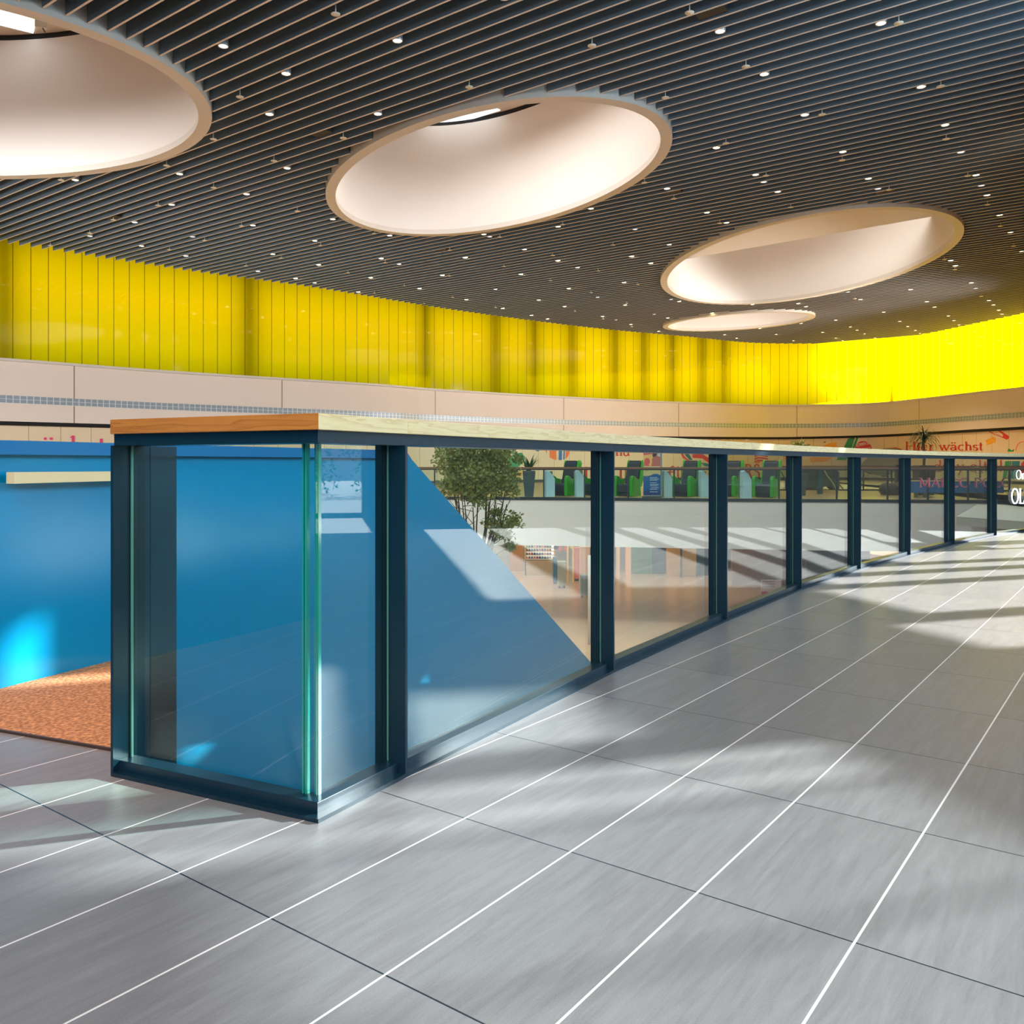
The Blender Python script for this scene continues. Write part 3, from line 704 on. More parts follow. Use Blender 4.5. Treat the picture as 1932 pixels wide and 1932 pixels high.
# ------------------------------------------------------------ gallery railing
gr = thing('gallery_railing', 'long glass railing with a brown wooden handrail along the gallery across the void', 'railing', (*GE[2], 0))
gbr = mat('brown_handrail', srgb(122, 92, 66), .4)
hb = MB(); gb = MB(); kb = MB()
for a, b in zip(GE[1:], GE[2:]):
    hb.quadbar(a, b, -.03, .05, .97, 1.03); kb.quadbar(a, b, -.012, .03, .93, .97)
    g_ = MB().quadbar(a, b, 0, .012, .03, .93); g_.build('glass_panel', GLASS_FAR, gr)
hb.build('handrail', gbr, gr); kb.build('rail_channel', ANTH, gr)
def ge_px(px):
    k = (px - CX) / F
    for a, b in zip(GE, GE[1:]):
        dx, dy = b[0] - a[0], b[1] - a[1]; t = (k * a[1] - a[0]) / (dx - k * dy)
        if 0 <= t <= 1: return (a[0] + dx * t, a[1] + dy * t)
for px in (820, 900, 1026, 1103, 1185, 1272, 1366, 1470, 1579, 1675, 1751, 1827, 1905):
    x, y = ge_px(px); MB().box((x, y + .02, .5), (.045, .05, .96)).build('post', ANTH, gr)
for xs, lab in (((1470, 1735), 'second railing further back on the gallery, behind the left planter and the dark seats'), ((1738, 1960), 'second railing further back on the gallery, behind the blue table')):
    D2 = 36.5 if xs[0] < 1600 else 35.5; A_ = at_d(xs[0], 0, D2); B_ = at_d(xs[1], 0, D2)
    r2 = thing('rear_railing', lab, 'railing', (A_[0], D2, 0))
    MB().quadbar(A_[:2], B_[:2], -.03, .03, .98, 1.05).build('handrail', gbr, r2)
    MB().quadbar(A_[:2], B_[:2], 0, .02, .06, .98).build('glass_panel', GLASS_FAR, r2)
    MB().quadbar(A_[:2], B_[:2], -.02, .03, 0, .06).build('bottom_rail', ANTH, r2)
    n_ = int((xs[1] - xs[0]) / 50)
    for k in range(n_ + 1):
        x = A_[0] + (B_[0] - A_[0]) * k / n_; MB().box((x, D2, .5), (.05, .05, 1.0)).build('post', ANTH, r2)

# ------------------------------------------------------------ massage chairs
GREEN = mat('green_shell', srgb(66, 190, 40), .3); GREEND = mat('green_arm', srgb(50, 165, 40), .35)
NAVY = mat('slate_leather', srgb(44, 54, 70), .5); PALEB = mat('pale_blue_plastic', srgb(186, 224, 250), .4)
def rounded(poly_yz, x0, x1, mb=None):
    mb = mb or MB(); n = len(poly_yz)
    vs = [(x0, y, z) for y, z in poly_yz] + [(x1, y, z) for y, z in poly_yz]
    return mb.add(vs, [tuple(range(n)), tuple(range(n, 2 * n))[::-1]] + [((i + 1) % n, i, n + i, n + (i + 1) % n) for i in range(n)])
def make_chair():
    r = thing('massage_chair', '', 'armchair')
    rounded([(-.42, .15), (-.42, .40), (-.38, .45), (.30, .45), (.30, .15)], -.24, .24).build('seat', NAVY, r, False, .02)
    rounded([(.10, .42), (.30, .40), (.58, 1.16), (.54, 1.22), (.42, 1.22), (.36, 1.18)], -.24, .24).build('backrest', NAVY, r, False, .02)
    rounded([(.34, .95), (.42, .93), (.52, 1.22), (.44, 1.255), (.40, 1.24)], -.22, .22).build('headrest', mat('dark_navy', srgb(30, 32, 48), .5), r, False, .02)
    for sx in (-1, 1):
        a = rounded([(-.46, .02), (-.46, .60), (-.42, .70), (-.34, .73), (-.24, .70), (-.10, .62), (.12, .60), (.20, .02)], sx * .25, sx * .37)
        a.build('armrest', GREEND, r, False, .025)
        rounded([(.22, .35), (.36, .33), (.66, 1.16), (.58, 1.27), (.46, 1.26), (.42, 1.16)], sx * .24, sx * .31).build('shell_wing', GREEN, r, False, .015)
    rounded([(-.40, .02), (-.40, .14), (.28, .14), (.28, .02)], -.20, .20).build('base', ANTH, r)
    return r
pc = make_chair(); first = True
chairs = [(1066, 30.6, 'slate massage chair with green arms, leftmost, beside the tall slate planter'),
          (1124, 30.9, 'massage chair mostly hidden behind the thick balustrade post, second from the left'),
          (1187, 30.0, 'slate and green massage chair directly left of the advertising pillar'),
          (1294, 29.8, 'slate and green massage chair between two pale blue coin boxes right of the pillar'),
          (1376, 30.0, 'massage chair half hidden by the balustrade post, just left of the last coin box'),
          (1447, 29.3, 'rightmost massage chair, closest to the gallery railing post')]
for px, d, lab in chairs:
    c = pc if first else copy_tree(pc); first = False
    c.location = ((px - CX) * d / F, d, 0); c.rotation_euler = (0, 0, math.radians(-36)); tag(c, lab, 'armchair', 'massage chairs on the gallery')
def make_box():
    r = thing('coin_box', '', 'coin box')
    rounded([(-.16, 0), (-.16, .88), (-.10, .93), (.05, .78), (.16, .62), (.16, 0)], -.10, .10).build('body', PALEB, r, False, .01)
    MB().box((-.15, .0, .45), (.09, .3, .86)).build('side_panel', mat('smoked_side', srgb(90, 120, 120), .3), r)
    return r
pb_ = make_box(); first = True
for px, d, lab in [(1037, 29.8, 'pale blue slanted coin box between the slate planter and the leftmost chair'), (1094, 29.9, 'pale blue coin box right of the leftmost massage chair'),
                   (1258, 29.5, 'pale blue coin box right beside the advertising pillar'), (1328, 29.4, 'pale blue coin box just left of a balustrade post'), (1407, 28.5, 'pale blue coin box left of the rightmost massage chair')]:
    c = pb_ if first else copy_tree(pb_); first = False
    c.location = ((px - CX) * d / F, d, 0); c.rotation_euler = (0, 0, math.radians(-72)); tag(c, lab, 'coin box', 'coin boxes beside the massage chairs')

# ------------------------------------------------------------ flat artwork helpers
def flat_d(name, pts, d, m, parent=None, t=.006):     # outline on an upright board at distance d
    P_ = [at_d(x, y, d) for x, y in pts]; n = len(P_)
    vs = P_ + [(x, y + t, z) for x, y, z in P_]
    return MB().add(vs, [tuple(range(n)), tuple(range(n, 2 * n))[::-1]] + [((i + 1) % n, i, n + i, n + (i + 1) % n) for i in range(n)]).build(name, m, parent)
WIN = inset_curve(WALL, .015)
def wall_pt(px, py, lift=0.0):
    k = (px - CX) / F
    for a, b in zip(SW, SW[1:]):
        dx, dy = b[0] - a[0], b[1] - a[1]; den = dx - k * dy
        if abs(den) < 1e-9: continue
        t = (k * a[1] - a[0]) / den
        if -1e-6 <= t <= 1 + 1e-6 and a[1] + t * dy > 5:
            l = math.hypot(dx, dy); nx, ny = dy / l, -dx / l; x, y = a[0] + t * dx, a[1] + t * dy
            return (x + nx * lift, y + ny * lift, EYE + (HZ - py) * y / F)
def decal(pts, m, label, cat='wall graphic', name='wall_graphic', group=None):
    P_ = [wall_pt(x, y, .016) for x, y in pts]; Q = [wall_pt(x, y, .002) for x, y in pts]; n = len(P_)
    o = MB().add(P_ + Q, [tuple(range(n)), tuple(range(n, 2 * n))[::-1]] + [((i + 1) % n, i, n + i, n + (i + 1) % n) for i in range(n)]).build(name, m)
    return tag(o, label, cat, group)
def flat_col(name, c, r=.5): return mat(name, srgb(*c), r)
def text_mesh(txt, shear=0, bold=0.0):
    cu = bpy.data.curves.new('t', 'FONT'); cu.body = txt; cu.offset = bold; cu.size = 1
    t = bpy.data.objects.new('t', cu); COL.objects.link(t); dg = bpy.context.evaluated_depsgraph_get()
    me = bpy.data.meshes.new_from_object(t.evaluated_get(dg)); bpy.data.objects.remove(t); return me
def add_serifs(me, txt):
    pass
def text_on(txt, corner, fn, name, m, label, cat='lettering', bold=.012, group=None, mirror=False):
    """corner = (x0, y_baseline, x1, y_top_of_caps) in the photograph's frame; fn(px, py, lift) gives the surface point"""
    me = text_mesh(txt, bold=bold); vs = [v.co.copy() for v in me.vertices]
    mx = max(v.x for v in vs); mn = min(v.x for v in vs); my = .70
    x0, y0, x1, y1 = corner
    for v in me.vertices:
        f = (v.co.x - mn) / (mx - mn); f = 1 - f if mirror else f
        px = x0 + (x1 - x0) * f; yb = y0 if not isinstance(y0, tuple) else y0[0] + (y0[1] - y0[0]) * f
        hh = (y0 if not isinstance(y0, tuple) else y0[0]) - y1
        v.co = fn(px, yb - hh * v.co.y / my)
    me.materials.clear(); me.materials.append(m); o = bpy.data.objects.new(name, me); COL.objects.link(o); return tag(o, label, cat, group)
# lettering in a roman serif hand, built from strokes: thick stems, thin joins and bracket serifs
GLY = {
 'H': (.82, [('s', .14, 0, .14, 1), ('s', .68, 0, .68, 1), ('t', .14, .5, .68, .5), ('f', .14, 0), ('f', .14, 1), ('f', .68, 0), ('f', .68, 1)]),
 'i': (.34, [('s', .17, 0, .17, .62), ('f', .17, 0), ('h', .17, .62), ('d', .17, .86)]),
 'e': (.56, [('o', .28, .31, .22, .31, 30, 320), ('t', .08, .34, .48, .34)]),
 'r': (.44, [('s', .15, 0, .15, .62), ('f', .15, 0), ('h', .15, .62), ('o', .34, .40, .17, .22, 60, 170)]),
 'w': (.84, [('s', .08, .62, .26, 0), ('t', .26, 0, .42, .60), ('s', .38, .62, .56, 0), ('t', .56, 0, .76, .62), ('f', .08, .62), ('f', .40, .62), ('f', .76, .62)]),
 'a': (.54, [('s', .40, .04, .40, .44), ('o', .24, .44, .16, .18, 0, 160), ('o', .22, .17, .16, .17, 40, 330), ('t', .40, .05, .52, .03)]),
 'c': (.50, [('o', .28, .31, .21, .31, 45, 315)]),
 'h': (.62, [('s', .15, 0, .15, 1), ('f', .15, 0), ('h', .15, 1), ('s', .46, 0, .46, .44), ('f', .46, 0), ('o', .31, .42, .16, .20, 0, 170)]),
 's': (.42, [('o', .21, .46, .14, .16, 20, 270), ('o', .21, .16, .15, .16, -110, 110 - 10), ('t', .07, .0, .07, .16)]),
 't': (.38, [('s', .17, .08, .17, .86), ('t', .03, .60, .33, .60), ('o', .27, .12, .10, .12, 180, 300)]),
 'n': (.62, [('s', .15, 0, .15, .62), ('f', .15, 0), ('h', .15, .62), ('s', .46, 0, .46, .44), ('f', .46, 0), ('o', .31, .42, .16, .20, 0, 170)]),
 'u': (.62, [('s', .15, .18, .15, .62), ('h', .15, .62), ('s', .46, 0, .46, .62), ('f', .46, 0), ('h', .46, .62), ('o', .30, .18, .15, .18, 180, 340)]),
 'd': (.60, [('s', .46, 0, .46, 1), ('f', .48, 0), ('h', .46, 1), ('o', .27, .31, .19, .31, 30, 330)]),
 'y': (.58, [('s', .10, .62, .30, 0), ('t', .50, .62, .16, -.30), ('f', .10, .62), ('f', .48, .62)]),
 'l': (.34, [('s', .17, 0, .17, 1), ('f', .17, 0), ('h', .17, 1)]),
 '!': (.30, [('s', .15, .25, .15, 1), ('d', .15, .05)]),
 '-': (.42, [('s2', .04, .34, .36, .34)]),
 'R': (.78, [('s', .16, 0, .16, 1), ('f', .16, 0), ('f', .16, 1), ('o', .32, .74, .24, .25, -90, 90), ('t', .16, .98, .34, .98), ('t', .16, .5, .34, .5), ('s', .38, .5, .66, 0), ('f', .68, 0)]),
 'S': (.60, [('o', .30, .74, .2, .25, 20, 270), ('o', .30, .25, .22, .25, -110, 100), ('t', .07, 0, .07, .25)]),
 'M': (.98, [('t', .14, 0, .14, 1), ('s', .14, 1, .48, .1), ('t', .48, .1, .80, 1), ('s', .82, 0, .82, 1), ('f', .14, 0), ('f', .82, 0), ('f', .12, 1), ('f', .84, 1)]),
 'A': (.78, [('t', .10, 0, .38, 1), ('s', .38, 1, .64, 0), ('t', .2, .36, .54, .36), ('f', .1, 0), ('f', .66, 0)]),
 'C': (.76, [('o', .42, .5, .32, .5, 45, 315)]),
 'O': (.86, [('o', .43, .5, .36, .5, 0, 360)]),
 'P': (.70, [('s', .16, 0, .16, 1), ('f', .16, 0), ('f', .16, 1), ('o', .34, .72, .24, .27, -90, 90), ('t', .16, .98, .36, .98), ('t', .16, .46, .36, .46)]),
 'o': (.56, [('o', .28, .31, .21, .31, 0, 360)]),
 'L': (.66, [('s', .16, 0, .16, 1), ('f', .16, 0), ('f', .16, 1), ('t', .16, .02, .58, .02), ('t', .58, .0, .58, .2)]),
 'B': (.70, [('s', .16, 0, .16, 1), ('f', .16, 0), ('f', .16, 1), ('o', .34, .75, .2, .24, -90, 90), ('o', .34, .25, .25, .25, -90, 90), ('t', .16, .98, .34, .98), ('t', .16, .5, .34, .5), ('t', .16, .02, .34, .02)]),
 ' ': (.34, [])}
def seriftext(txt, box, fn, name, m, label, cat='lettering', group=None, mirror=False, w=.10, umlaut=()):
    x0, y0, x1, y1 = box; tot = sum(GLY[c][0] for c in txt); mb = MB(); pen = 0
    yb = (lambda f: y0[0] + (y0[1] - y0[0]) * f) if isinstance(y0, tuple) else (lambda f: y0); H = (y0[0] if isinstance(y0, tuple) else y0) - y1
    def P(gx, gy):
        f = (pen + gx) / tot; f = 1 - f if mirror else f
        return fn(x0 + (x1 - x0) * f, yb(f) - H * gy)
    def quad(a, b, c, d): mb.add([P(*a), P(*b), P(*c), P(*d)], [(0, 1, 2, 3)])
    def stroke(xa, ya, xb, yb_, th):
        dx, dy = xb - xa, yb_ - ya; l = math.hypot(dx, dy) or 1; nx, ny = -dy / l * th / 2, dx / l * th / 2
        quad((xa + nx, ya + ny), (xb + nx, yb_ + ny), (xb - nx, yb_ - ny), (xa - nx, ya - ny))
    for ci, c in enumerate(txt):
        for g in GLY[c][1]:
            k = g[0]
            if k == 's': stroke(*g[1:], w)
            elif k == 's2': stroke(*g[1:], w * 1.1)
            elif k == 't': stroke(*g[1:], w * .5)
            elif k == 'f': stroke(g[1] - .10, g[2] + (.02 if g[2] < .3 else -.02), g[1] + .10, g[2] + (.02 if g[2] < .3 else -.02), w * .45)
            elif k == 'h': quad((g[1] - .12, g[2] - .07), (g[1], g[2] + .02), (g[1], g[2] - .06), (g[1] - .1, g[2] - .1))
            elif k == 'd':
                r = w * .62; pts = [(g[1] + r * math.cos(q), g[2] + r * math.sin(q)) for q in [i * .7854 for i in range(8)]]; mb.add([P(*p) for p in pts], [tuple(range(8))])
            elif k == 'o':
                _, cx, cy, rx, ry, a0, a1 = g; n = max(4, int(abs(a1 - a0) / 22))
                for i in range(n):
                    q0, q1 = math.radians(a0 + (a1 - a0) * i / n), math.radians(a0 + (a1 - a0) * (i + 1) / n)
                    def rr(q, s): th = (w * .5 + w * .5 * abs(math.cos(q))) / 2; return (cx + (rx + s * th) * math.cos(q), cy + (ry + s * th) * math.sin(q))
                    quad(rr(q0, 1), rr(q1, 1), rr(q1, -1), rr(q0, -1))
        if ci in umlaut:
            for ux in (.14, .36):
                r = w * .6; mb.add([P(ux + r * math.cos(i * .7854), .86 + r * math.sin(i * .7854)) for i in range(8)], [tuple(range(8))])
        pen += GLY[c][0]
    o = mb.build(name, m); return tag(o, label, cat, group)
LIFT = [.03]
def onwall(px, py): return wall_pt(px, py, .03)
RED = flat_col('red_lettering', (196, 40, 34)); PINK = flat_col('pink_lettering', (232, 60, 120)); GRN = flat_col('green_print', (20, 140, 78)); ORG = flat_col('orange_print', (240, 116, 44))
BLU = flat_col('blue_print', (14, 112, 186)); TEAL = flat_col('teal_print', (10, 116, 136)); YEL = flat_col('amber_print', (240, 170, 50)); REDP = flat_col('red_print', (214, 48, 44))
seriftext('Hier wachst', (1708, (850, 849.5), 1856, 833.5), onwall, 'wall_lettering', RED, 'red serif words Hier wächst on the far gallery wall', umlaut=(6,), w=.115)
seriftext('du y elt t!', (1762, (890, 890), 1893, 868), onwall, 'wall_lettering', RED, 'lower line of red serif letters behind the blue table, ending in an exclamation mark', w=.10)
seriftext('na -', (1160, 860, 1207, 832), onwall, 'wall_lettering', RED, 'red letters na with a dash above the third massage chair', w=.12)
seriftext('un', (1092, 905, 1130, 866), onwall, 'wall_lettering', RED, 'red letters between the two leftmost massage chairs', w=.12)
seriftext('u', (1166, 905, 1186, 868), onwall, 'wall_lettering', RED, 'single red letter u behind the chair left of the pillar', w=.12)
seriftext('eu', (1262, 903, 1290, 866), onwall, 'wall_lettering', RED, 'red letters eu behind the chair right of the advertising pillar', w=.12)
seriftext('RS', (1404, 903, 1434, 876), onwall, 'wall_lettering', RED, 'red letters behind the rightmost massage chair', w=.13)
seriftext('SR', (1336, 829, 1376, 818), onwall, 'wall_lettering', RED, 'tips of red letters just above the oak cap in the middle', w=.13)
seriftext('wachst', (36, (862, 862), 201, 822), onwall, 'wall_lettering', PINK, 'pink serif letters over the blue parapet at the left edge', umlaut=(1,), w=.11)
def circ(cx, cy, rx, ry, n=20, a0=0, a1=360): return [(cx + rx * math.cos(math.radians(a0 + (a1 - a0) * i / n)), cy - ry * math.sin(math.radians(a0 + (a1 - a0) * i / n))) for i in range(n + (0 if a1 - a0 == 360 else 1))]
def sym(name_label, pts, m): return decal(pts, m, name_label)
sym('green leaf shape on the wall left of the agave', [(954, 871), (962, 862), (975, 855), (984, 854), (990, 862), (988, 872), (978, 881), (960, 882)], GRN)
sym('thin green stalk curving over the green leaf', [(955, 854), (968, 853), (980, 857), (990, 862), (990, 865), (978, 860), (966, 856), (955, 857)], GRN)
sym('lower green leaf tip below the gallery handrail', [(962, 892), (972, 886), (980, 884), (974, 892), (964, 896)], GRN)
sym('amber petal below the green leaf', [(968, 899), (978, 892), (987, 887), (984, 898)], YEL)
sym('blue drop shape at the top, right of the agave', [(1008, 834), (1021, 834), (1020, 846), (1016, 852), (1011, 851), (1009, 845)], BLU)
for i, (p, mm, lab) in enumerate([([(1026, 834), (1031, 834), (1031.5, 856), (1029, 850)], ORG, 'narrow orange left stripe of the round striped graphic'),
    ([(1037, 834), (1049, 834), (1049.5, 868), (1043, 866), (1037, 863)], ORG, 'broad orange stripe of the round striped graphic'),
    ([(1055, 834), (1060.5, 834), (1060, 868), (1054, 868)], BLU, 'broad blue stripe of the round striped graphic'),
    ([(1064, 834), (1066, 834), (1065, 867), (1062.5, 867)], BLU, 'thin blue stripe of the round striped graphic'),
    ([(1068, 834), (1074, 834), (1074, 855), (1071, 862), (1067, 866)], ORG, 'orange right stripe of the round striped graphic'),
    ([(1077, 834), (1087, 834), (1083, 847), (1077, 851)], ORG, 'orange wedge at the right of the round striped graphic')]): sym(lab, p, mm)
sym('thin red ribbon above the chair right of the pillar', [(1281, 850), (1286, 851), (1292, 862), (1301, 869), (1297, 869), (1289, 865)], REDP)
sym('teal ribbon between the two red ribbons', [(1289, 852), (1297, 852), (1303, 862), (1307, 868), (1301, 868), (1294, 860)], TEAL)
sym('broad red ribbon left of a balustrade post', [(1306, 858), (1311, 855), (1323, 855), (1333, 862), (1346, 867), (1346, 875), (1337, 873), (1325, 865), (1307, 864)], REDP)
sym('dark teal ribbon end below the broad red ribbon', [(1323, 873), (1334, 874), (1345, 882), (1330, 880)], TEAL)
for i, y in enumerate((860, 865, 870)): sym(('upper', 'middle', 'lower')[i] + ' red wavy stripe above the rightmost massage chair', [(1423, y), (1430, y - 3), (1440, y - 2), (1449, y), (1448, y + 2.5), (1438, y + .5), (1430, y), (1424, y + 3)], REDP)
sym('orange block below the red wavy stripes', [(1425, 870), (1435, 869), (1433, 874), (1426, 874)], ORG)
sym('amber triangle left of a balustrade post', [(1476, 858), (1488, 858), (1484, 870), (1482, 870)], YEL)
sym('faint amber arch shape right of the shrub', [(1527, 866), (1542, 846), (1566, 836), (1578, 834), (1579, 858), (1560, 870), (1545, 872), (1530, 872)], YEL)
sym('green slanted parallelogram left of the red disc', [(1588, 853), (1600, 828), (1610, 825), (1613, 825), (1607, 845), (1597, 868), (1578, 868), (1584, 858)], GRN)
sym('narrow green slanted stripe beside the parallelogram', [(1616, 825), (1620, 825), (1604, 868), (1599, 868)], GRN)
sym('small green leaf beside the shrub', [(1533, 868), (1540, 858), (1541, 862), (1537, 870)], GRN)
sym('red round disc with white writing on the gallery wall', circ(1629, 848, 16, 16, 28), REDP)
for k_, (tx, bx) in enumerate((('KOMMEN SIE', (1616, (843, 838), 1641, 837)), ('VORBEI', (1620, (851, 847), 1643, 847)))):
    text_on(tx, bx, lambda x, y: wall_pt(x, y, .035), 'wall_lettering', flat_col('white_print', (240, 235, 225)), ('upper', 'lower')[k_] + ' row of small white capitals on the red disc', bold=.01)
sym('dark short dash high on the wall right of the shrub', [(1554, 834), (1558, 832.5), (1558, 834), (1554, 836)], ANTH)
sym('green shape right of the words Hier wächst', [(1901, 852), (1903, 846), (1909, 850), (1914, 847), (1912, 852)], GRN)
sym('green trouser shape behind the last balustrade bays', [(1897, 870), (1905, 870), (1902, 886), (1898, 903), (1892, 903)], GRN)
sym('teal shape beside the green trouser shape', [(1910, 870), (1924, 870), (1922, 903), (1906, 903)], TEAL)
sym('thin green stripe between the green and teal shapes', [(1906, 870), (1908.5, 870), (1904, 902), (1901, 902)], GRN)
sym('red shape at the right edge, behind the last bay', [(1927, 874), (1934, 868), (1934, 900), (1926, 890)], REDP)
def ring_poly(cx, cy, rx, ry, w, a0, a1, n=18): return circ(cx, cy, rx, ry, n, a0, a1) + circ(cx, cy, rx - w, ry - w, n, a0, a1)[::-1]
sym('thin orange loop at the right edge', ring_poly(1929, 853, 13, 20, 1.2, 20, 175), ORG)
sym('amber card held out beside the words Hier wächst', [(1860, 831), (1874, 824), (1879, 827), (1878, 834), (1862, 840)], YEL)
sym('dark red stripe on the amber card', [(1860, 831.5), (1874, 825.5), (1875, 827), (1861, 833.2)], RED)
sym('red ended arm shape right of the amber card', [(1882, 812), (1886, 812), (1903, 822), (1904, 826), (1900, 829.5), (1892, 826), (1893, 820)], REDP)
sym('thin red outline of the arm shape', [(1866, 813), (1878, 819.5), (1882, 820), (1893, 825.5), (1892.5, 826.5), (1881, 821), (1877, 820.5), (1865, 814)], REDP)
# car picture on the wall
CARS = flat_col('car_silver_print', (150, 150, 140)); CARD = flat_col('car_dark_print', (60, 66, 66)); CARG = flat_col('car_glass_print', (84, 92, 92))
car = decal([(1624, 880), (1628, 872), (1640, 862), (1655, 852), (1668, 846), (1690, 844.5), (1702, 848), (1706, 858), (1708, 882), (1704, 888), (1684, 892), (1672, 899), (1652, 896), (1630, 888)], CARS, 'picture of a silver car with a dark wheel on the far gallery wall', 'wall picture', 'car_picture')
for nm, pts, mm, lf in (('windscreen', [(1642, 862), (1653, 855), (1672, 853), (1670, 865), (1655, 866)], CARG, .025), ('bumper', [(1626, 882), (1646, 890), (1650, 895), (1640, 894), (1628, 888)], CARD, .025),
                        ('wheel', circ(1668, 889, 9, 11, 20), CARD, .025), ('wheel_rim', circ(1667.5, 889, 6, 8, 20), CARS, .032), ('hub', circ(1667.5, 889, 2.2, 3, 12), CARD, .038), ('roof_line', [(1672, 846), (1690, 844), (1701, 847), (1700, 848.5), (1690, 846), (1674, 848)], REDP, .025)):
    P_ = [wall_pt(x, y, lf) for x, y in pts]; MB().add(P_, [tuple(range(len(P_)))]).build(nm, mm, car)

# ------------------------------------------------------------ advertising pillar
D = 29.0
ad = thing('advertising_pillar', 'tall advertising pillar with a sunset photo over a blue printed wave', 'advertising pillar', (*at_d(1230, 936, D)[:2], 0))
x0, x1 = at_d(1214, 0, D)[0], at_d(1246, 0, D)[0]
MB().prism([(x0 + .01, D), (x1, D), (x1 + .08, D + .35), (x0 + .05, D + .35)], .03, 1.62).build('body', mat('pillar_side', srgb(170, 180, 186), .3), ad)
MB().prism([(x0 - .02, D - .02), (x1 + .04, D - .02), (x1 + .12, D + .38), (x0, D + .38)], 0, .04).build('foot', ANTH, ad)
MB().box((x1 + .03, D + .02, .84), (.05, .05, 1.6)).build('edge_profile', mat('bluegrey_profile', srgb(130, 150, 165), .3), ad)
dd = D - .004
def adp(nm, pts, c, k=0): flat_d(nm, pts, dd - .003 * k, flat_col('ad_%s' % '_'.join(map(str, c)), c, .25), ad, .002)
adp('printed_sky', [(1214, 846), (1246, 846), (1246, 888), (1214, 888)], (214, 120, 96))
adp('printed_red_sky', [(1214, 846), (1230, 846), (1229, 857), (1214, 858)], (220, 80, 84), 1)
adp('printed_sun_glow', [(1214, 859), (1230, 857), (1232, 864), (1228, 880), (1214, 872)], (250, 196, 110), 1)
adp('printed_red_disc', circ(1221, 871, 5.5, 7, 16), (222, 90, 74), 2)
adp('printed_pale_water', [(1238, 846), (1246, 846), (1246, 862), (1240, 860)], (206, 205, 205), 2)
adp('printed_back', [(1230, 866), (1234, 861), (1241, 860), (1245, 866), (1244, 880), (1231, 880)], (196, 110, 92), 3)
adp('printed_hair', [(1233, 852), (1237, 848), (1241, 850), (1240, 857), (1237, 861), (1233, 862), (1231, 860)], (70, 42, 48), 4)
adp('printed_face', [(1239, 852), (1241.5, 853), (1241, 858), (1239, 859)], (206, 140, 116), 5)
adp('printed_cream_band', [(1214, 880), (1246, 880), (1246, 896), (1214, 898)], (240, 226, 170), 4)
adp('printed_blue_wave', [(1214, 899), (1220, 900), (1226, 898), (1232, 894.5), (1240, 894), (1246, 897), (1246, 934), (1214, 934)], (20, 100, 180), 5)
adp('printed_dark_blue', [(1214, 928), (1222, 925), (1246, 926), (1246, 934), (1214, 934)], (40, 66, 140), 6)
for i, (y, a, b) in enumerate([(901, 1226, 1240), (903.5, 1226, 1243), (906, 1226, 1240), (911, 1226, 1239), (914, 1226, 1243), (916.5, 1226, 1241), (920, 1228, 1243), (923, 1226, 1240), (928, 1226, 1241)]):
    flat_d('printed_text_line', [(a, y - .6), (b, y - .6), (b, y + .6), (a, y + .6)], dd - .022, flat_col('ad_text', (190, 210, 235)), ad, .002)
for i, (y, a, b) in enumerate([(885, 1216, 1222), (888, 1217, 1221), (883, 1228, 1244), (886, 1230, 1243)]):
    flat_d('printed_text_line', [(a, y - .4), (b, y - .4), (b, y + .4), (a, y + .4)], dd - .022, flat_col('ad_text_brown', (170, 140, 90)), ad, .002)

# ------------------------------------------------------------ plants and planters
LEAF = mat('olive_leaf', srgb(150, 156, 84), .5); LEAF2 = mat('dark_leaf', srgb(58, 78, 42), .5); LEAFG = mat('deep_green_leaf', srgb(36, 92, 54), .4); BARK = mat('grey_brown_bark', srgb(96, 78, 62), .8); SOIL = mat('soil', srgb(50, 40, 32), .9)
SLATE = mat('slate_planter', srgb(72, 90, 104), .45)
def frustum(c, w0, w1, h, z0=0): # square planter, w0 foot, w1 top
    mb = MB(); q = lambda w, z: [(c[0] - w / 2, c[1] - w / 2, z), (c[0] + w / 2, c[1] - w / 2, z), (c[0] + w / 2, c[1] + w / 2, z), (c[0] - w / 2, c[1] + w / 2, z)]
    vs = q(w0, z0) + q(w1, z0 + h * .93) + q(w1 * .96, z0 + h) + q(w1 * .82, z0 + h) + q(w1 * .8, z0 + h - .06)
    fs = [(3, 2, 1, 0)]
    for r in range(4):
        for k in range(4): fs.append((r * 4 + k, r * 4 + (k + 1) % 4, r * 4 + 4 + (k + 1) % 4, r * 4 + 4 + k))
    return mb.add(vs, fs)
def blade(mb, base, az, length, lift, droop, w, n=6):
    P_ = []; p = Vector(base); el = lift
    for i in range(n + 1):
        P_.append(p.copy()); p = p + Vector((math.cos(az) * math.cos(el), math.sin(az) * math.cos(el), math.sin(el))) * length / n; el -= droop / n
    sx = Vector((-math.sin(az), math.cos(az), 0))
    vs = []
    for i, q in enumerate(P_):
        ww = w * (1 - (i / n) ** 2.2) * (.6 + .4 * min(1, i / 2)) / 2 + .001; vs += [q - sx * ww, q + sx * ww]
    mb.add(vs, [(2 * i, 2 * i + 1, 2 * i + 3, 2 * i + 2) for i in range(n)])
rnd = random.Random(3)
px_, py_, d_ = 998, 935, 29.9
pl = thing('potted_agave', 'stiff leaved green plant in a tall tapered slate planter near the tree', 'potted plant', (*at_d(px_, 0, d_)[:2], 0))
cx_, cy_ = at_d(px_, 0, d_)[:2]
frustum((cx_, cy_), .30, .44, .90).build('planter', SLATE, pl, False, .01)
MB().box((cx_, cy_, .845), (.34, .34, .02)).build('soil', SOIL, pl)
mb = MB()
for k in range(26): blade(mb, (cx_ + rnd.uniform(-.06, .06), cy_ + rnd.uniform(-.06, .06), .85), rnd.uniform(0, 6.28), rnd.uniform(.4, .72), rnd.uniform(.9, 1.5), rnd.uniform(0, 1.1), .085)
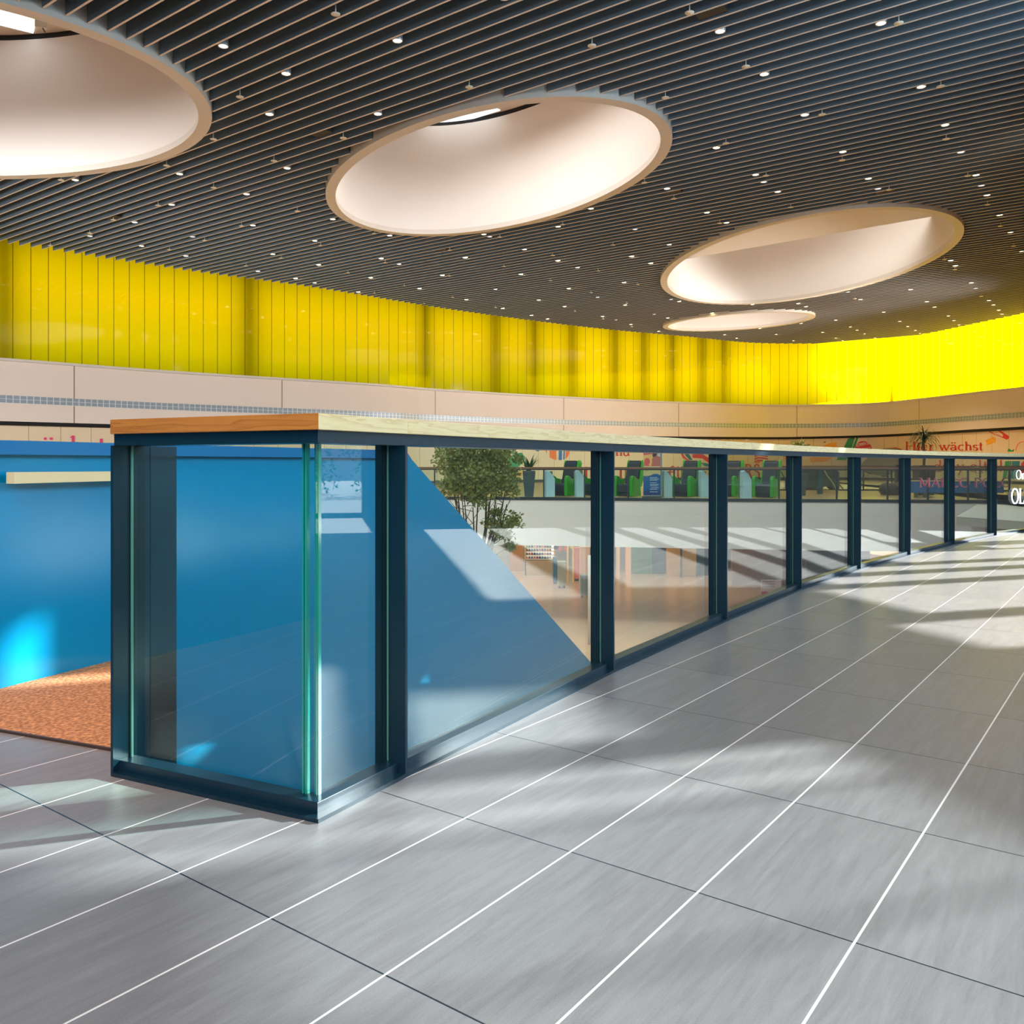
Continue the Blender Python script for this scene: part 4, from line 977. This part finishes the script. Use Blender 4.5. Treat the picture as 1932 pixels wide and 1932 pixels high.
mb.build('leaves', LEAFG, pl)
cx_, cy_ = at_d(1743, 0, 31.0)[:2]
dr = thing('potted_dracaena', 'palm like plant with drooping leaves on a bare stem in a dark square planter', 'potted plant', (cx_, cy_, 0))
frustum((cx_, cy_), .50, .58, 1.06, .02).build('planter', mat('dark_brown_planter', srgb(66, 60, 56), .5), dr, False, .01)
MB().tube([(cx_, cy_, 1.0), (cx_ + .02, cy_, 1.4), (cx_ - .02, cy_, 1.95), (cx_ + .0, cy_, 2.15)], .05, 8, 0, .035).build('stem', BARK, dr)
mb = MB()
for k in range(150): blade(mb, (cx_ + rnd.uniform(-.03, .03), cy_ + rnd.uniform(-.03, .03), rnd.uniform(1.85, 2.2)), rnd.uniform(0, 6.28), rnd.uniform(.55, .85), rnd.uniform(.1, 1.4), rnd.uniform(1.4, 2.6), .03, 7)
mb.build('leaves', LEAF2, dr)
cx_, cy_ = at_d(1508, 0, 31.0)[:2]
sh = thing('potted_shrub', 'small bushy shrub peeking over the oak cap in the middle', 'potted plant', (cx_, cy_, 0))
frustum((cx_, cy_), .34, .46, .8).build('planter', SLATE, sh, False, .01)
MB().tube([(cx_, cy_, .75), (cx_ + .03, cy_, 1.2), (cx_ - .02, cy_, 1.6)], .03, 6).build('stem', BARK, sh)
mb = MB(); leafball(mb, (cx_, cy_, 1.68), .36, 420, .13, .7, rnd)
for k in range(14): blade(mb, (cx_, cy_, 1.7), rnd.uniform(0, 6.28), .5, rnd.uniform(.6, 1.4), .6, .03)
mb.build('leaves', LEAF, sh)
# tree standing on the lower floor
tx, ty = at_d(903, 0, 19.5)[:2]
tr = thing('indoor_tree', 'tall olive green tree growing up from the lower floor behind the blue parapet', 'tree', (tx, ty, LZ))
branches = []
bmb = MB()
fl = MB()
MB().tube([(tx - .1, ty, LZ), (tx - .05, ty, -2.2), (tx + .05, ty, -1.6)], .13, 10, 0, .09).build('trunk', BARK, tr)
for k in range(16):
    az = rnd.uniform(0, 6.28); r_ = rnd.uniform(.2, .85)
    ex, ez = tx + r_ * math.cos(az), rnd.uniform(-.1, 1.1); ey = ty + r_ * math.sin(az)
    P_ = [(tx + .05, ty, -1.7), (tx + (ex - tx) * .35 + rnd.uniform(-.05, .05), ty + (ey - ty) * .35, -.9 + rnd.uniform(-.1, .1)), (tx + (ex - tx) * .7 + rnd.uniform(-.07, .07), ty + (ey - ty) * .7, -.3), (ex, ey, ez)]
    branches.append(P_); bmb.tube(P_, .035, 6, 0, .010)
    for j in range(3):
        q = Vector(P_[2]).lerp(Vector(P_[3]), rnd.random()); e = q + Vector((rnd.uniform(-.35, .35), rnd.uniform(-.35, .35), rnd.uniform(0, .4))); bmb.tube([q, e], .010, 4, 0, .005)
for (qx, qy, sz) in [(965, 975, .16), (950, 990, .15), (955, 1010, .14), (972, 985, .12), (940, 1000, .14), (962, 1030, .08), (925, 985, .13), (935, 965, .1)]:
    c = at_d(qx, qy, 19.3); bmb.tube([(tx + .05, ty, -1.5), ((tx + c[0]) / 2, ty, c[2] - .25), c], .014, 5, 0, .006); leafball(fl, c, sz * 1.6, 90, .10, .6, rnd)
bmb.build('branches', BARK, tr)
for (qx, qy, sz, n) in [(850, 870, .45, 800), (890, 865, .5, 900), (925, 860, .45, 800), (870, 900, .45, 800), (910, 900, .5, 900), (940, 885, .35, 500), (885, 925, .35, 500), (925, 920, .35, 480), (955, 905, .30, 330), (850, 915, .3, 400), (965, 925, .22, 170), (945, 850, .35, 450), (860, 845, .5, 500), (905, 835, .5, 500), (975, 865, .15, 90), (970, 893, .18, 140), (905, 945, .2, 160)]:
    c = at_d(qx, qy, 19.5 + rnd.uniform(-.4, .4)); leafball(fl, c, sz, n, .085, .8, rnd)
fl.build('foliage', LEAF, tr)

# ------------------------------------------------------------ other furniture on the gallery
DKG = mat('dark_green_leather', srgb(64, 76, 66), .4); BRN = mat('brown_leather', srgb(96, 78, 60), .5)
for px, d, w, lab in ((1522, 33, .46, 'dark green padded seat with arched foot behind the shrub'), (1562, 33.4, .44, 'dark green padded seat right of the blue grey column stub')):
    x, y = at_d(px, 0, d)[:2]; t_ = thing('padded_seat', lab, 'seat', (x, y, 0), 'padded seats behind the railing')
    arch = [(x - w, 0.12), (x - w, .86), (x - w * .6, .95), (x + w * .7, .95), (x + w, .8), (x + w, .12), (x + w * .55, .14), (x + w * .3, .26), (x - w * .3, .26), (x - w * .6, .14)]
    n = len(arch); MB().add([(a, y, b) for a, b in arch] + [(a, y + .6, b) for a, b in arch], [tuple(range(n)), tuple(range(n, 2 * n))[::-1]] + [((i + 1) % n, i, n + i, n + (i + 1) % n) for i in range(n)]).build('shell', DKG, t_)
    MB().box((x, y + .3, .06), (w * 1.9, .6, .12)).build('plinth', gf, t_)
x, y = at_d(1547, 0, 32.4)[:2]
tag(MB().box((x, y, .47), (.17, .17, .94)).build('column_stub', mat('bluegrey_paint', srgb(50, 84, 104), .4), None, False, .01), 'blue grey square post between the two padded seats', 'post')
sr = thing('folding_frame', 'pale bent metal frame leaning between the padded seat and the railing post', 'frame', (*at_d(1575, 0, 31)[:2], 0))
def tb(pts, r, nm, m, par, d): MB().tube([at_d(a, b, d) for a, b in pts], r, 6).build(nm, m, par)
PALE = mat('pale_metal', srgb(190, 184, 150), .3, .3)
tb([(1543, 883), (1552, 884), (1556, 888), (1561, 898), (1567, 905), (1572, 912), (1578, 923)], .022, 'bent_arm', PALE, sr, 31)
tb([(1581, 910), (1592, 925)], .02, 'strut', mat('brown_metal', srgb(90, 62, 44), .4), sr, 31)
tb([(1573, 880), (1574, 922)], .015, 'upright', ANTH, sr, 31)
s2 = thing('curved_frame', 'thin dark curved frame right of the rightmost massage chair', 'frame', (*at_d(1488, 0, 31)[:2], 0))
tb([(1472, 886), (1478, 898), (1484, 908), (1490, 913)], .02, 'curved_arm', ANTH, s2, 31)
tb([(1474, 906), (1490, 906)], .02, 'bar', ANTH, s2, 31); tb([(1482, 906), (1482, 924)], .02, 'leg', ANTH, s2, 31)
for px, d, r_, m_, lab in ((1677, 31.2, .34, mat('dark_beanbag', srgb(58, 56, 58), .5), 'dark grey rounded ottoman lying beside the railing'), (1698, 31.6, .22, BRN, 'small brown rounded ottoman right of the dark grey one')):
    x, y = at_d(px, 0, d)[:2]; mb = MB().lathe((x, y, .02), [(.0, 0), (r_ * .8, .0), (r_, .12), (r_ * .98, .26), (r_ * .7, .40), (r_ * .3, .46), (0, .47)], 24)
    tag(mb.build('ottoman', m_, None, True), lab, 'ottoman')
x, y = at_d(1690, 0, 32.5)[:2]
tag(MB().box((x + .12, y, .55), (.24, .24, 1.1)).build('dark_pillar', mat('dark_pillar_paint', srgb(66, 58, 56), .5), None, False, .01), 'dark upright box behind the ottomans', 'upright box')
# blue table
D = 29.0; xa, xb = at_d(1718, 0, D)[0], at_d(1894, 0, D)[0]; zt, zb_ = at_d(0, 908, D)[2], at_d(0, 930, D)[2]
tbz = thing('display_table', 'long table with a bright blue cloth front beneath the dracaena', 'table', ((xa + xb) / 2, D, 0))
MB().box(((xa + xb) / 2, D + .25, zt + .01), (xb - xa + .06, .6, .03)).build('table_top', mat('pale_table_top', srgb(215, 200, 165), .4), tbz)
MB().box(((xa + xb) / 2, D, (zt + zb_) / 2), (xb - xa, .012, zt - zb_)).build('cloth_front', mat('bright_blue_cloth', srgb(16, 112, 196), .6, noise_amt=.15, noise_scale=4), tbz)
for px in (1733, 1751, 1849, 1864): MB().box((at_d(px, 0, D)[0], D + .2, (zb_ + .0) / 2), (.10, .10, zb_ + .02)).build('leg', mat('grey_leg', srgb(130, 134, 130), .4), tbz)
GLD = ge_px(1800)[1] - .035
def glassat(d): return lambda px, py: at_d(px, py, d)
MARC = flat_col('crimson_lettering', (226, 84, 128)); PALEP = flat_col('pale_pink_outline', (236, 200, 214))  # shop sign images set on the gallery glass as flat letters
seriftext('MARCO POLO', (1733, 918.5, 1908, 902), glassat(GLD), 'glass_lettering', MARC, 'crimson capitals MARCO POLO on the gallery glass before the blue table', w=.13)
seriftext('MARCO POLO', (1733.8, 919.0, 1908.8, 901.5), glassat(GLD + .006), 'glass_lettering', PALEP, 'pale pink outline behind the crimson capitals MARCO POLO', w=.18)
BISM = mat('white_lettering', srgb(236, 236, 228), .4)
seriftext('Bist', (1838, 893, 1870, 881), glassat(GLD), 'glass_lettering', BISM, 'white letters Bist on the gallery glass above the blue table', w=.13)
# neon sign reflection, put on the last glass bay as glowing white letters
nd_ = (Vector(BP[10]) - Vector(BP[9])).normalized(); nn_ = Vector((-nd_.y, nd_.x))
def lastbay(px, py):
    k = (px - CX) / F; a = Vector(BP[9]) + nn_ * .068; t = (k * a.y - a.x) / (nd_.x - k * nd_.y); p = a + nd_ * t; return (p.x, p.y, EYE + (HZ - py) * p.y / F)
SIGN_REFL = mat('white_sign_letters', (1, 1, 1, 1), .4, emis=(.9, .93, 1, 1), estr=1.0)
seriftext('Ono', (1917, 904, 1942, 887), lastbay, 'glass_lettering', SIGN_REFL, 'upper white letters on the last glass bay at the right edge', w=.13)
seriftext('OLO', (1908, 950, 1948, 922), lastbay, 'glass_lettering', SIGN_REFL, 'large lower white letters on the last glass bay at the right edge', w=.15)

# ------------------------------------------------------------ the lower level
LWD = 44.0
lwb = MB().box((0, 58, (LZ - 1.4) / 2), (70, .2, -1.4 - LZ)); struct(lwb.build('wall_lower', mat('lower_wall_cream', srgb(216, 176, 130), .6)))
x, y = at_d(1118.5, 0, 25.6)[:2]
struct(MB().lathe((x, y, LZ), [(.15, 0), (.15, -1.58 - LZ)], 24).build('trim_3', WHITE, None, True))
def bay(a, b, d, col, lab, nm='shop_front_panel', y0=None):
    x0, x1 = at_d(a, 0, d)[0], at_d(b, 0, d)[0]
    tag(MB().box(((x0 + x1) / 2, d, (LZ - 1.53) / 2), (x1 - x0, .2, -1.53 - LZ)).build(nm, mat('front_%d_%d_%d' % col, srgb(*col), .35), None, False, .01), lab, 'shop front panel')
bay(1163, 1169, 40, (240, 200, 160), 'narrow peach panel on the lower level beside the post')
bay(1180, 1190, 40, (250, 190, 150), 'peach pillar on the lower level right of the pale column')
bay(1190, 1230, 42, (60, 110, 70), 'green panel of the lower shop front')
bay(1230, 1257, 42, (22, 44, 60), 'dark blue panel of the lower shop front')
bay(1257, 1284, 41, (214, 160, 64), 'amber window panel left of the dark frame')
bay(1286.5, 1313, 41, (206, 160, 80), 'amber window panel right of the dark frame')
bay(1284, 1286.5, 40.6, (26, 40, 50), 'dark upright frame between the two amber panels', 'window_frame_post')
bay(1313, 1345, 41.4, (50, 84, 104), 'slate blue panel of the lower shop front')
bay(1380, 1520, 38, (150, 116, 96), 'brown shop wall on the lower level seen through the fourth bay')
bay(1520, 1640, 37, (120, 108, 84), 'olive brown shop wall on the lower level under the far bays')
bay(962, 987, 43, (196, 130, 60), 'orange brown shop wall left of the lit shelves')
# lit shelf unit full of toys
D = 41.5
rk = thing('shelf_unit', 'brightly lit shelf unit full of small goods on the lower level', 'shelf', (*at_d(1020, 0, D)[:2], LZ))
xa, xb = at_d(990, 0, D)[0], at_d(1047, 0, D)[0]; YW = mat('pale_yellow_frame', srgb(250, 214, 130), .4); WSH = mat('white_shelf', srgb(250, 240, 230), .4)
LITM = mat('lit_white_back', (1, 1, 1, 1), .5, emis=(1, .9, .8, 1), estr=1.5)
zf = lambda py: at_d(0, py, D)[2]
MB().box(((xa + xb) / 2, D + .25, (zf(1018) + zf(1060)) / 2), (xb - xa, .04, zf(1018) - zf(1060))).build('back_panel', LITM, rk)
for px in (991, 1046): MB().box((at_d(px, 0, D)[0], D, (zf(1018) + LZ) / 2), (.07, .5, zf(1018) - LZ)).build('side', YW, rk)
rows = [1027, 1033.5, 1040, 1047, 1054]
for py in rows: MB().box(((xa + xb) / 2, D, zf(py)), (xb - xa, .5, .04)).build('shelf', WSH, rk)
MB().box(((xa + xb) / 2, D, (LZ + zf(1056)) / 2), (xb - xa, .5, zf(1056) - LZ)).build('plinth', mat('plinth_tan', srgb(196, 170, 130), .5), rk)
tcols = [(40, 60, 130), (150, 60, 120), (220, 110, 60), (30, 70, 120), (60, 50, 60), (230, 150, 120), (90, 120, 170), (180, 50, 50), (60, 130, 140)]
k = 0
protoT = {}
for ri, py in enumerate(rows):
    xx = xa + .1; nk = 0
    while xx < xb - .12:
        c = tcols[(k * 5 + ri * 3) % len(tcols)]; w_, h_ = .112, .10
        if c not in protoT: o = protoT[c] = MB().box((0, 0, 0), (w_, .2, h_)).build('packet', mat('packet_%d_%d_%d' % c, srgb(*c), .4), None, False, .006)
        else: o = protoT[c].copy(); COL.objects.link(o)
        o.location = (xx, D - .08, zf(py) + .02 + h_ / 2)
        tag(o, '%s small packet from the left on the %s shelf of the lit unit' % (ORD[nk], ('top', 'second', 'middle', 'fourth', 'lowest')[ri]), 'packet', 'small packets on the %s shelf of the lit unit' % ('top', 'second', 'middle', 'fourth', 'lowest')[ri])
        xx += .125; k += 1; nk += 1
for (px, py, w_, h_, c, lab) in [(1049, 1030, .22, .38, (40, 26, 50), 'dark soft toy hanging right of the lit shelves'), (1061, 1026, .20, .24, (240, 60, 120), 'pink soft toy hanging in the lit shop'), (1056, 1035, .18, .26, (240, 110, 90), 'coral soft toy hanging below the pink one'),
                                 (1066, 1035, .18, .24, (230, 90, 80), 'red soft toy hanging right of the coral one'), (1079, 1029, .2, .36, (250, 214, 40), 'yellow soft toy hanging right of the red ones'), (1067, 1041, .14, .14, (150, 160, 180), 'grey soft toy at the bottom of the hanging toys')]:
    x, y, z = at_d(px, py, 40.8); mb = MB().lathe((x, y, z - h_ / 2), [(0, 0), (w_ * .45, h_ * .1), (w_ * .5, h_ * .4), (w_ * .3, h_ * .6), (w_ * .36, h_ * .8), (0, h_)], 12)
    tag(mb.build('soft_toy', mat('toy_%d_%d_%d' % c, srgb(*c), .7), None, True), lab, 'soft toy', 'soft toys hanging in the lit shop')
def crate(a, b, t, d, c, lab, nm='sales_bin', cat='bin'):
    x0, x1 = at_d(a, 0, d)[0], at_d(b, 0, d)[0]; z1 = at_d(0, t, d)[2]; r = thing(nm, lab, cat, ((x0 + x1) / 2, d, LZ)); m_ = mat('bin_%d_%d_%d' % c, srgb(*c), .5)
    MB().box(((x0 + x1) / 2, d, (z1 + LZ + .1) / 2), (x1 - x0, .5, z1 - LZ - .1)).build('body', m_, r, False, .02)
    for sx in (x0 + .06, x1 - .06): MB().box((sx, d, LZ + .05), (.06, .4, .1)).build('foot', ANTH, r)
    MB().box(((x0 + x1) / 2, d, z1 + .01), (x1 - x0 + .03, .53, .03)).build('rim', m_, r)
crate(1043, 1051, 1052, 38.5, (70, 120, 150), 'narrow slate blue bin right of the lit shelves')
crate(1052.5, 1067, 1060, 37.2, (176, 178, 160), 'grey sales bin in front of the lit shop')
crate(1083, 1092, 1034, 39.5, (230, 130, 120), 'striped pink display stand left of the peach pillar', 'display_stand', 'display stand')
crate(1094, 1112, 1032, 36.0, (246, 200, 168), 'peach pillar like counter beside the white column', 'counter', 'counter')
crate(1095, 1112, 1085, 34.6, (150, 160, 150), 'grey green low box in front of the peach counter')
for px in (1071, 1081): tag(MB().tube([at_d(px, 1026, 39), (at_d(px, 0, 39)[0], 39, LZ)], .04, 8).build('display_pole', YW), 'yellow lit pole in the shop, %s of the pair' % ('left' if px == 1071 else 'right'), 'pole')
# information sign on the lower floor
D = 24.0; xa, xb = at_d(1436, 0, D)[0], at_d(1474, 0, D)[0]; z0, z1 = at_d(0, 1132, D)[2], at_d(0, 1094, D)[2]
sg = thing('information_sign', 'pinkish board with dark writing and a crimson square low behind the fourth bay', 'sign', ((xa + xb) / 2, D, LZ))
MB().box(((xa + xb) / 2, D, (z0 + z1) / 2), (xb - xa, .03, z1 - z0)).build('board', mat('pinkish_board', srgb(200, 168, 160), .5), sg)
MB().box(((xa + xb) / 2, D + .02, (LZ + z0) / 2), (.05, .04, z0 - LZ)).build('pole', ANTH, sg)
flat_d('crimson_square', [(1437, 1116), (1448, 1116), (1448, 1126), (1437, 1126)], D - .024, flat_col('crimson', (190, 30, 70)), sg, .002)
for y in (1097, 1101.5, 1106, 1119): flat_d('text_line', [(1438 if y < 1110 else 1451, y), (1462, y), (1462, y + 1.2), (1438 if y < 1110 else 1451, y + 1.2)], D - .024, flat_col('dark_print', (110, 80, 84)), sg, .002)
# hedge and benches outside the facade (mirrored in the near glass)
hx, hy = st(1, 36)
hm = MB(); random.seed(5)
for k in range(40):
    q = st(-12 + k * .7, 34 + random.uniform(-1, 1)); leafball(hm, (q[0], q[1], random.uniform(.6, 2.2)), .9, 220, .16, 1, random)
tag(hm.build('hedge', mat('bright_green_leaf', srgb(110, 170, 60), .6)), 'long green hedge outside the windows, mirrored in the near glass', 'hedge')
